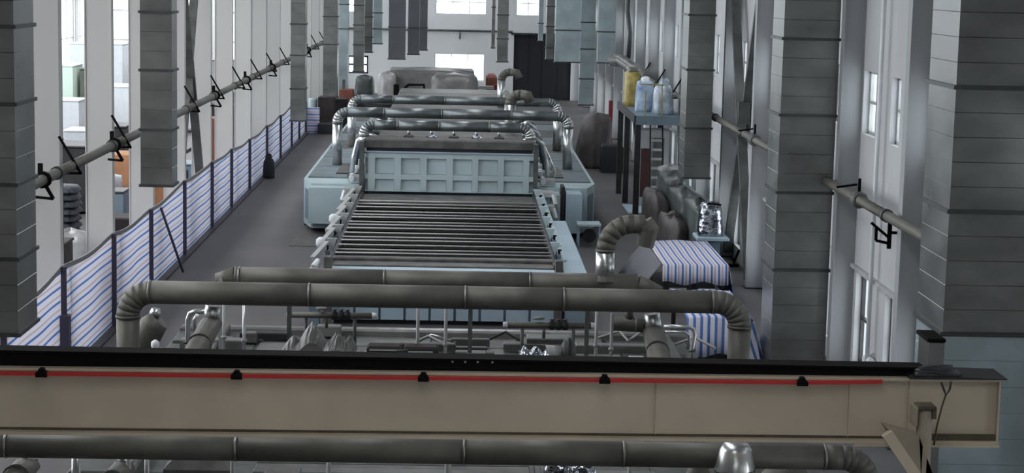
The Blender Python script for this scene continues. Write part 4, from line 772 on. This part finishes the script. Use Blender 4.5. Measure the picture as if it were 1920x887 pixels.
obj('elbow', MB().tube([(7.95, 80, 4.3), (7.6, 82, 4.45), (7.2, 84, 4.75), (6.9, 85, 4.75)], [.22, .28, .28, .3], 12), 'wrap', t); obj('mouth', MB().cham(6.7, 7.1, 84.8, 85.5, 4.5, 5.0, .05), 'grey', t); obj('drop_pipe', MB().tube([(7.45, 84, 4.8), (7.5, 84, 6.0), (7.35, 84, 7.0), (7.45, 84, 12.9)], .1, 10), 'galvd', t)
one('tarpaulin_heap', MB().lump(5.0, 6.7, 82.5, 86, 0, 2.35, 61, .07, .5, 26, 12, lean=.35), 'brown', 'large brown tarpaulin-covered load on the floor left of the platform', 'covered load')
one('dark_crate', MB().cham(6.15, 7.1, 81.0, 82.2, 0, 1.2, .08), 'void', 'dark crate at the foot of the brown covered load', 'crate')
one('floor_plate', MB().cham(6.1, 6.9, 66.9, 69.5, 0, .06, .02), 'bluel', 'pale blue plate on the floor by the platform legs', 'plate')
one('red_post', MB().cham(7.6, 7.79, 96, 96.3, 0, 2.17, .02), 'redp', 'dark red post standing by the far right columns', 'post')
one('floor_scrap', MB().lump(8.0, 8.35, 44.2, 45.2, 0, .25, 71, .3), 'dark', 'small dark scrap at the foot of the right wall by the tall dark duct', 'scrap')
p = (8.26, 54.93); t = thing('black_hook', 'black bent lever on the floor right of the striped racks', 'lever', (p[0], p[1], 0)); obj('lever', MB().bar((p[0] + .1, p[1], .5), (p[0] - .05, p[1], .1), .06), 'black', t); obj('base', MB().cham(p[0] - .2, p[0] + .1, p[1] - .1, p[1] + .1, 0, .08, .01), 'black', t)
# ================================================================== FAR END GOODS
t = thing('pallet_stack', 'dark stack of crates at the far left near the end of the fence', 'pallets', (-7.5, 99, 0))
obj('crate', MB().cham(-7.6, -6.75, 99, 100.2, .55, 1.85, .03), 'pallet', t); obj('crate', MB().cham(-7.5, -6.7, 97.7, 98.85, 0, .55, .04), 'dark', t); obj('crate', MB().cham(-8.2, -6.6, 98.9, 100.6, 0, .55, .03), 'pallet', t); obj('wrapped_roll', MB().lathe((-7.9, 99.5, .55), [(.22, 0), (.24, .5), (.22, .55), (.24, 1.1), (.2, 1.2)], 12), 'blue', t)
one('dark_crate', MB().cham(-6.9, -6.2, 101.5, 102.5, 0, 1.6, .03), 'dark', 'dark crate just left of the rust-brown box at the far left', 'crate')
t = thing('brown_box', 'rust-brown box on a stand at the far left of the furnace', 'box', (-6.6, 104, 0)); obj('box', MB().cham(-6.8, -6.04, 104, 105, 1.34, 1.96, .03), 'rust', t); obj('stand', MB().box(-6.77, -6.09, 104.1, 104.9, 0, 1.34), 'pallet', t); obj('mast', MB().box(-6.66, -6.51, 104.4, 104.5, 1.96, 2.49), 'grey', t)
t = thing('sheeted_machine', 'grey hump under a sheet beside the four-pane window', 'covered machine', (-6, 106, 0)); obj('base', MB().box(-6.5, -4.6, 105, 107, 0, 1.6), 'grey', t); obj('sheet', MB().lump(-6.1, -4.91, 105, 107, 1.5, 2.69, 81, .08, .2, 20, 10, fl=.75), 'wrapg', t)
t = thing('sheeted_machine', 'large machine under dusty grey plastic sheeting before the end wall', 'covered machine', (-2, 102, 0))
obj('base', MB().box(-4.5, 1.0, 101, 105, 0, 1.6), 'grey', t)
obj('sheet', MB().lump(-4.44, 1.11, 101, 105, 1.5, 3.35, 82, .025, .02, 34, 16, fl=.95), 'wrap', t, 'broad flat-topped sheet'); obj('sheet', MB().lump(-4.59, -3.45, 99.5, 101.5, 1.5, 3.19, 83, .08, .3, 20, 10, fl=.8), 'wrapl', t)
obj('sheet', MB().lump(-1.85, 1.09, 97.5, 100, 1.2, 3.32, 84, .05, .15, 26, 12, fl=.75), 'wrap', t); obj('base', MB().box(-2, 1, 97.7, 99.8, 0, 1.4), 'grey', t)
t = thing('arched_guard', 'black arched bar frame before the sheeted machine', 'frame', (-2.62, 96.0, 2.26)); obj('arch', MB().tube([(-3.11, 96.0, 2.19), (-2.95, 96.0, 2.58), (-2.74, 96.0, 2.78), (-1.95, 96.0, 2.79), (-1.88, 96.0, 2.16)], .07, 8), 'black', t); obj('block', MB().cham(-3.5, -3.23, 96, 96.4, 1.6, 2.79, .05), 'black', t); obj('base', MB().box(-3.58, -1.8, 95.9, 96.5, 0, 2.2), 'dust', t)
t = thing('red_machine', 'dark red machine at the right end of the sheeted machine', 'machine', (1.6, 104, 0)); obj('body', MB().cham(1.33, 1.95, 104, 106, 0, 2.93, .15), 'rust', t); obj('arm', MB().cham(0.56, 1.78, 103.5, 103.9, 2.17, 2.35, .03), 'greyl', t); obj('panel', MB().cham(1.66, 1.95, 103.7, 103.95, .3, 2.43, .03), 'redp', t)
one('pipe_rail', MB().tube([(-8.6, 128.1, 4.62), (3.4, 128.1, 4.62)], .07, 8), 'grey', 'thin grey pipe running across the end wall between the window rows', 'pipe')
one('pipe_stub', MB().tube([(-.2, 128.0, 4.55), (-.2, 128.0, 4.05)], .06, 8), 'grey', 'short stub hanging from the pipe on the end wall', 'pipe')
p = (-7.86, 76.2); t = thing('black_bag', 'black bag leaning against the foot of the striped fence', 'bag', (p[0], p[1], 0)); obj('bag_body', MB().lump(p[0] - .27, p[0] + .25, p[1], p[1] + .6, 0, .8, 91, .12, .6), 'void', t); obj('bag_neck', MB().lump(p[0] - .15, p[0] + .15, p[1] + .1, p[1] + .4, .7, 1.0, 92, .2, .6), 'void', t)
p = (-4.82, 58.63); one('floor_mat', MB().cham(p[0] - .45, p[0] + .45, p[1] - 1.2, p[1] + 1.2, 0, .02, .005), 'dust', 'flat dark mat on the aisle floor left of the roller bed', 'mat')
p = (-4.73, 62.98); one('floor_mat', MB().cham(p[0] - .5, p[0] + .2, p[1] - .6, p[1] + .6, 0, .025, .005), 'dark', 'small dark mat in front of the left furnace housing', 'mat')
# ================================================================== GOODS IN THE LEFT SIDE BAY
def crate(name, label, cat, x, y, w, d_, h, m, m2, lids=True, z=0):
    t = thing(name, label, cat, (x, y, z)); bd = obj('body', MB().cham(x - w / 2, x + w / 2, y, y + d_, z + .1, z + h, .04), m, t)
    for i in range(3): obj('skid', MB().box(x - w / 2 + i * (w - .12) / 2, x - w / 2 + i * (w - .12) / 2 + .12, y, y + d_, z, z + .1), 'pallet', t)
    if lids: obj('lid', MB().cham(x - w / 2 - .03, x + w / 2 + .03, y - .03, y + d_ + .03, z + h, z + h + .06, .02), m2, bd)
    return t
t = thing('netted_stack', 'tall dark netted stack seen between the first two left columns', 'stack', (-12.3, 56, 0))
for i in range(9): obj('layer', MB().lump(-13.1, -11.4, 55.6, 57.0, i * .215, i * .215 + .21, 100 + i, .05, .15, 18, 5), 'net', t)
obj('foil_sheet', MB().lump(-12.9, -11.6, 54.6, 55.5, .02, .7, 120, .15, .3), 'foil', t)
crate('cardboard_box', 'open orange-brown cardboard box seen between the second and third left columns', 'box', -13.1, 71.5, 1.3, 1.6, 1.35, 'card', 'card', False)
crate('cardboard_box', 'orange-brown cardboard box low at the left edge of the side bay', 'box', -14.1, 59.5, 1.0, 1.2, 1.25, 'card', 'rust', False)
crate('cardboard_box', 'small red-brown box seen deep between the left columns near the bracing', 'box', -10.6, 79, 1.0, 1.2, 2.2, 'rust', 'rust', False)
crate('packed_machine', 'dark olive machine cabinet in the side bay behind the second left gap', 'machine', -18.9, 96, 1.2, 2.5, 3.2, 'olive', 'grey')
crate('packed_machine', 'pale green cabinet in the side bay behind the second left gap', 'machine', -20.1, 95, .9, 2.5, 3.4, 'green', 'white')
crate('packed_machine', 'white film-wrapped cabinet beside the pale green one', 'machine', -19.6, 91.5, 1.9, 2, 1.9, 'white', 'white')
crate('packed_machine', 'white cabinet in the side bay seen right of the second column', 'machine', -17.3, 95, 1.8, 2.5, 2.4, 'white', 'white')
crate('packed_machine', 'white cabinet low in the side bay at the left edge', 'machine', -15.4, 66, 1.6, 2, 1.6, 'white', 'white')
crate('packed_machine', 'dark machine block behind the netted stack', 'machine', -13.4, 64, 2.0, 2.0, 2.3, 'dark', 'dark')
crate('packed_machine', 'black squat machine behind the second left column gap', 'machine', -14.6, 77, 1.6, 2.0, 1.9, 'dark', 'dark')
crate('packed_machine', 'dark blue bin behind the fence between the second and third columns', 'bin', -11.8, 62, 1.2, 1.2, 1.0, 'blued', 'dark')
crate('packed_machine', 'brown timber crate behind the fence at the far left edge', 'crate', -9.9, 42.5, 1.1, 2.5, 1.9, 'pallet', 'pallet')
crate('packed_machine', 'white bale on top of floor goods left of the first column', 'bale', -11.6, 50, 1.1, 1.5, 2.0, 'greyl', 'white')
crate('packed_machine', 'grey machine near the end of the side bay', 'machine', -14.0, 112, 3.0, 2.0, 3.0, 'greyl', 'grey')
crate('packed_machine', 'white machine far down the side bay by the outer windows', 'machine', -21.0, 108, 3.0, 2.0, 4.0, 'white', 'white')
RB = random.Random(5)
WHERE = ['near the outer windows', 'in the middle of the side bay', 'close behind the striped fence']
CL = [('machine', 'packed_machine'), ('crate', 'wooden_crate'), ('bale', 'wrapped_bale'), ('box', 'cardboard_box')]
n_ = 0
for row_, (Y_, xs_) in enumerate(((50, (-10.6, -12.4, -14.5)), (58, (-10.4, -15.8)), (66, (-10.8, -12.6)), (72, (-11.0, -16.2, -18.2)), (80, (-12.4, -16.5, -20.2)), (88, (-11.2, -14.8, -17.0)), (97, (-12.0, -14.5, -22.3)), (106, (-12.5, -16.5)), (116, (-12.0, -16.0, -20.0)))):
    for col_, x_ in enumerate(xs_):
        c_, nm2 = CL[RB.randrange(4)]; h = RB.uniform(.7, 1.6) * (1 + (Y_ > 75) * .7); w = RB.uniform(.9, 1.7); mm_ = {'packed_machine': RB.choice(['white', 'dark', 'blued', 'greyl']), 'wooden_crate': RB.choice(['pallet', 'rust', 'card']), 'wrapped_bale': RB.choice(['wrapl', 'foil', 'white']), 'cardboard_box': RB.choice(['card', 'white'])}[nm2]
        lb = {'white': 'white', 'dark': 'black', 'blued': 'slate blue', 'greyl': 'light grey', 'pallet': 'dark timber', 'rust': 'rust red', 'card': 'orange-brown', 'wrapl': 'pale plastic-wrapped', 'foil': 'shiny foil-wrapped'}[mm_]
        lab = '%s %s in the %s row of side bay goods, %s' % (lb, c_, ORD[row_], ('nearest the columns', 'second out from the columns', 'third out from the columns')[col_])
        if nm2 == 'wrapped_bale':
            t = thing(nm2, lab, c_, (x_, Y_, 0)); obj('bale_body', MB().lump(x_ - w / 2, x_ + w / 2, Y_, Y_ + 1.4, .1, h, int(Y_ * 10 - x_), .1, .3, fl=.8), mm_, t); obj('pallet', MB().box(x_ - w / 2, x_ + w / 2, Y_, Y_ + 1.4, 0, .1), 'pallet', t)
        else:
            t = crate(nm2, lab, c_, x_, Y_, w, RB.uniform(1, 2), h, mm_, mm_, RB.random() < .6)
            if nm2 == 'packed_machine':
                obj('tower', MB().cham(x_ - .3, x_ + .25, Y_ + .3, Y_ + .9, h, h + RB.uniform(.4, 1.4), .04), RB.choice(['white', 'dark', 'greyl']), t); obj('arm', MB().bar((x_ - .1, Y_ + .2, h + .2), (x_ + .7, Y_ + .1, h + RB.uniform(.1, .9)), .12), RB.choice(['white', 'yel', 'dark']), t); obj('panel', MB().box(x_ - w * .3, x_ + w * .3, Y_ - .03, Y_, h * .35, h * .8), RB.choice(['dark', 'blued', 'foil']), t)
t = thing('storage_rack', 'tall thin steel rack with white bins at the left edge of the side bay', 'rack', (-18.6, 76, 0))
for x in (-19.8, -18.8, -17.8): obj('upright', MB().box(x, x + .08, 76, 76.08, 0, 4.2), 'grey', t)
for z in (.8, 1.9, 3.0, 4.1): obj('shelf', MB().box(-19.8, -17.7, 76, 77, z, z + .08), 'grey', t)
for i, z in enumerate((.88, 1.98, 3.08)):
    for j in range(2): obj('bin', MB().cham(-19.65 + j * 1.0, -18.9 + j * 1.0, 76.1, 76.9, z, z + .75, .05), ('white', 'foil', 'green')[(i + j) % 3], t)
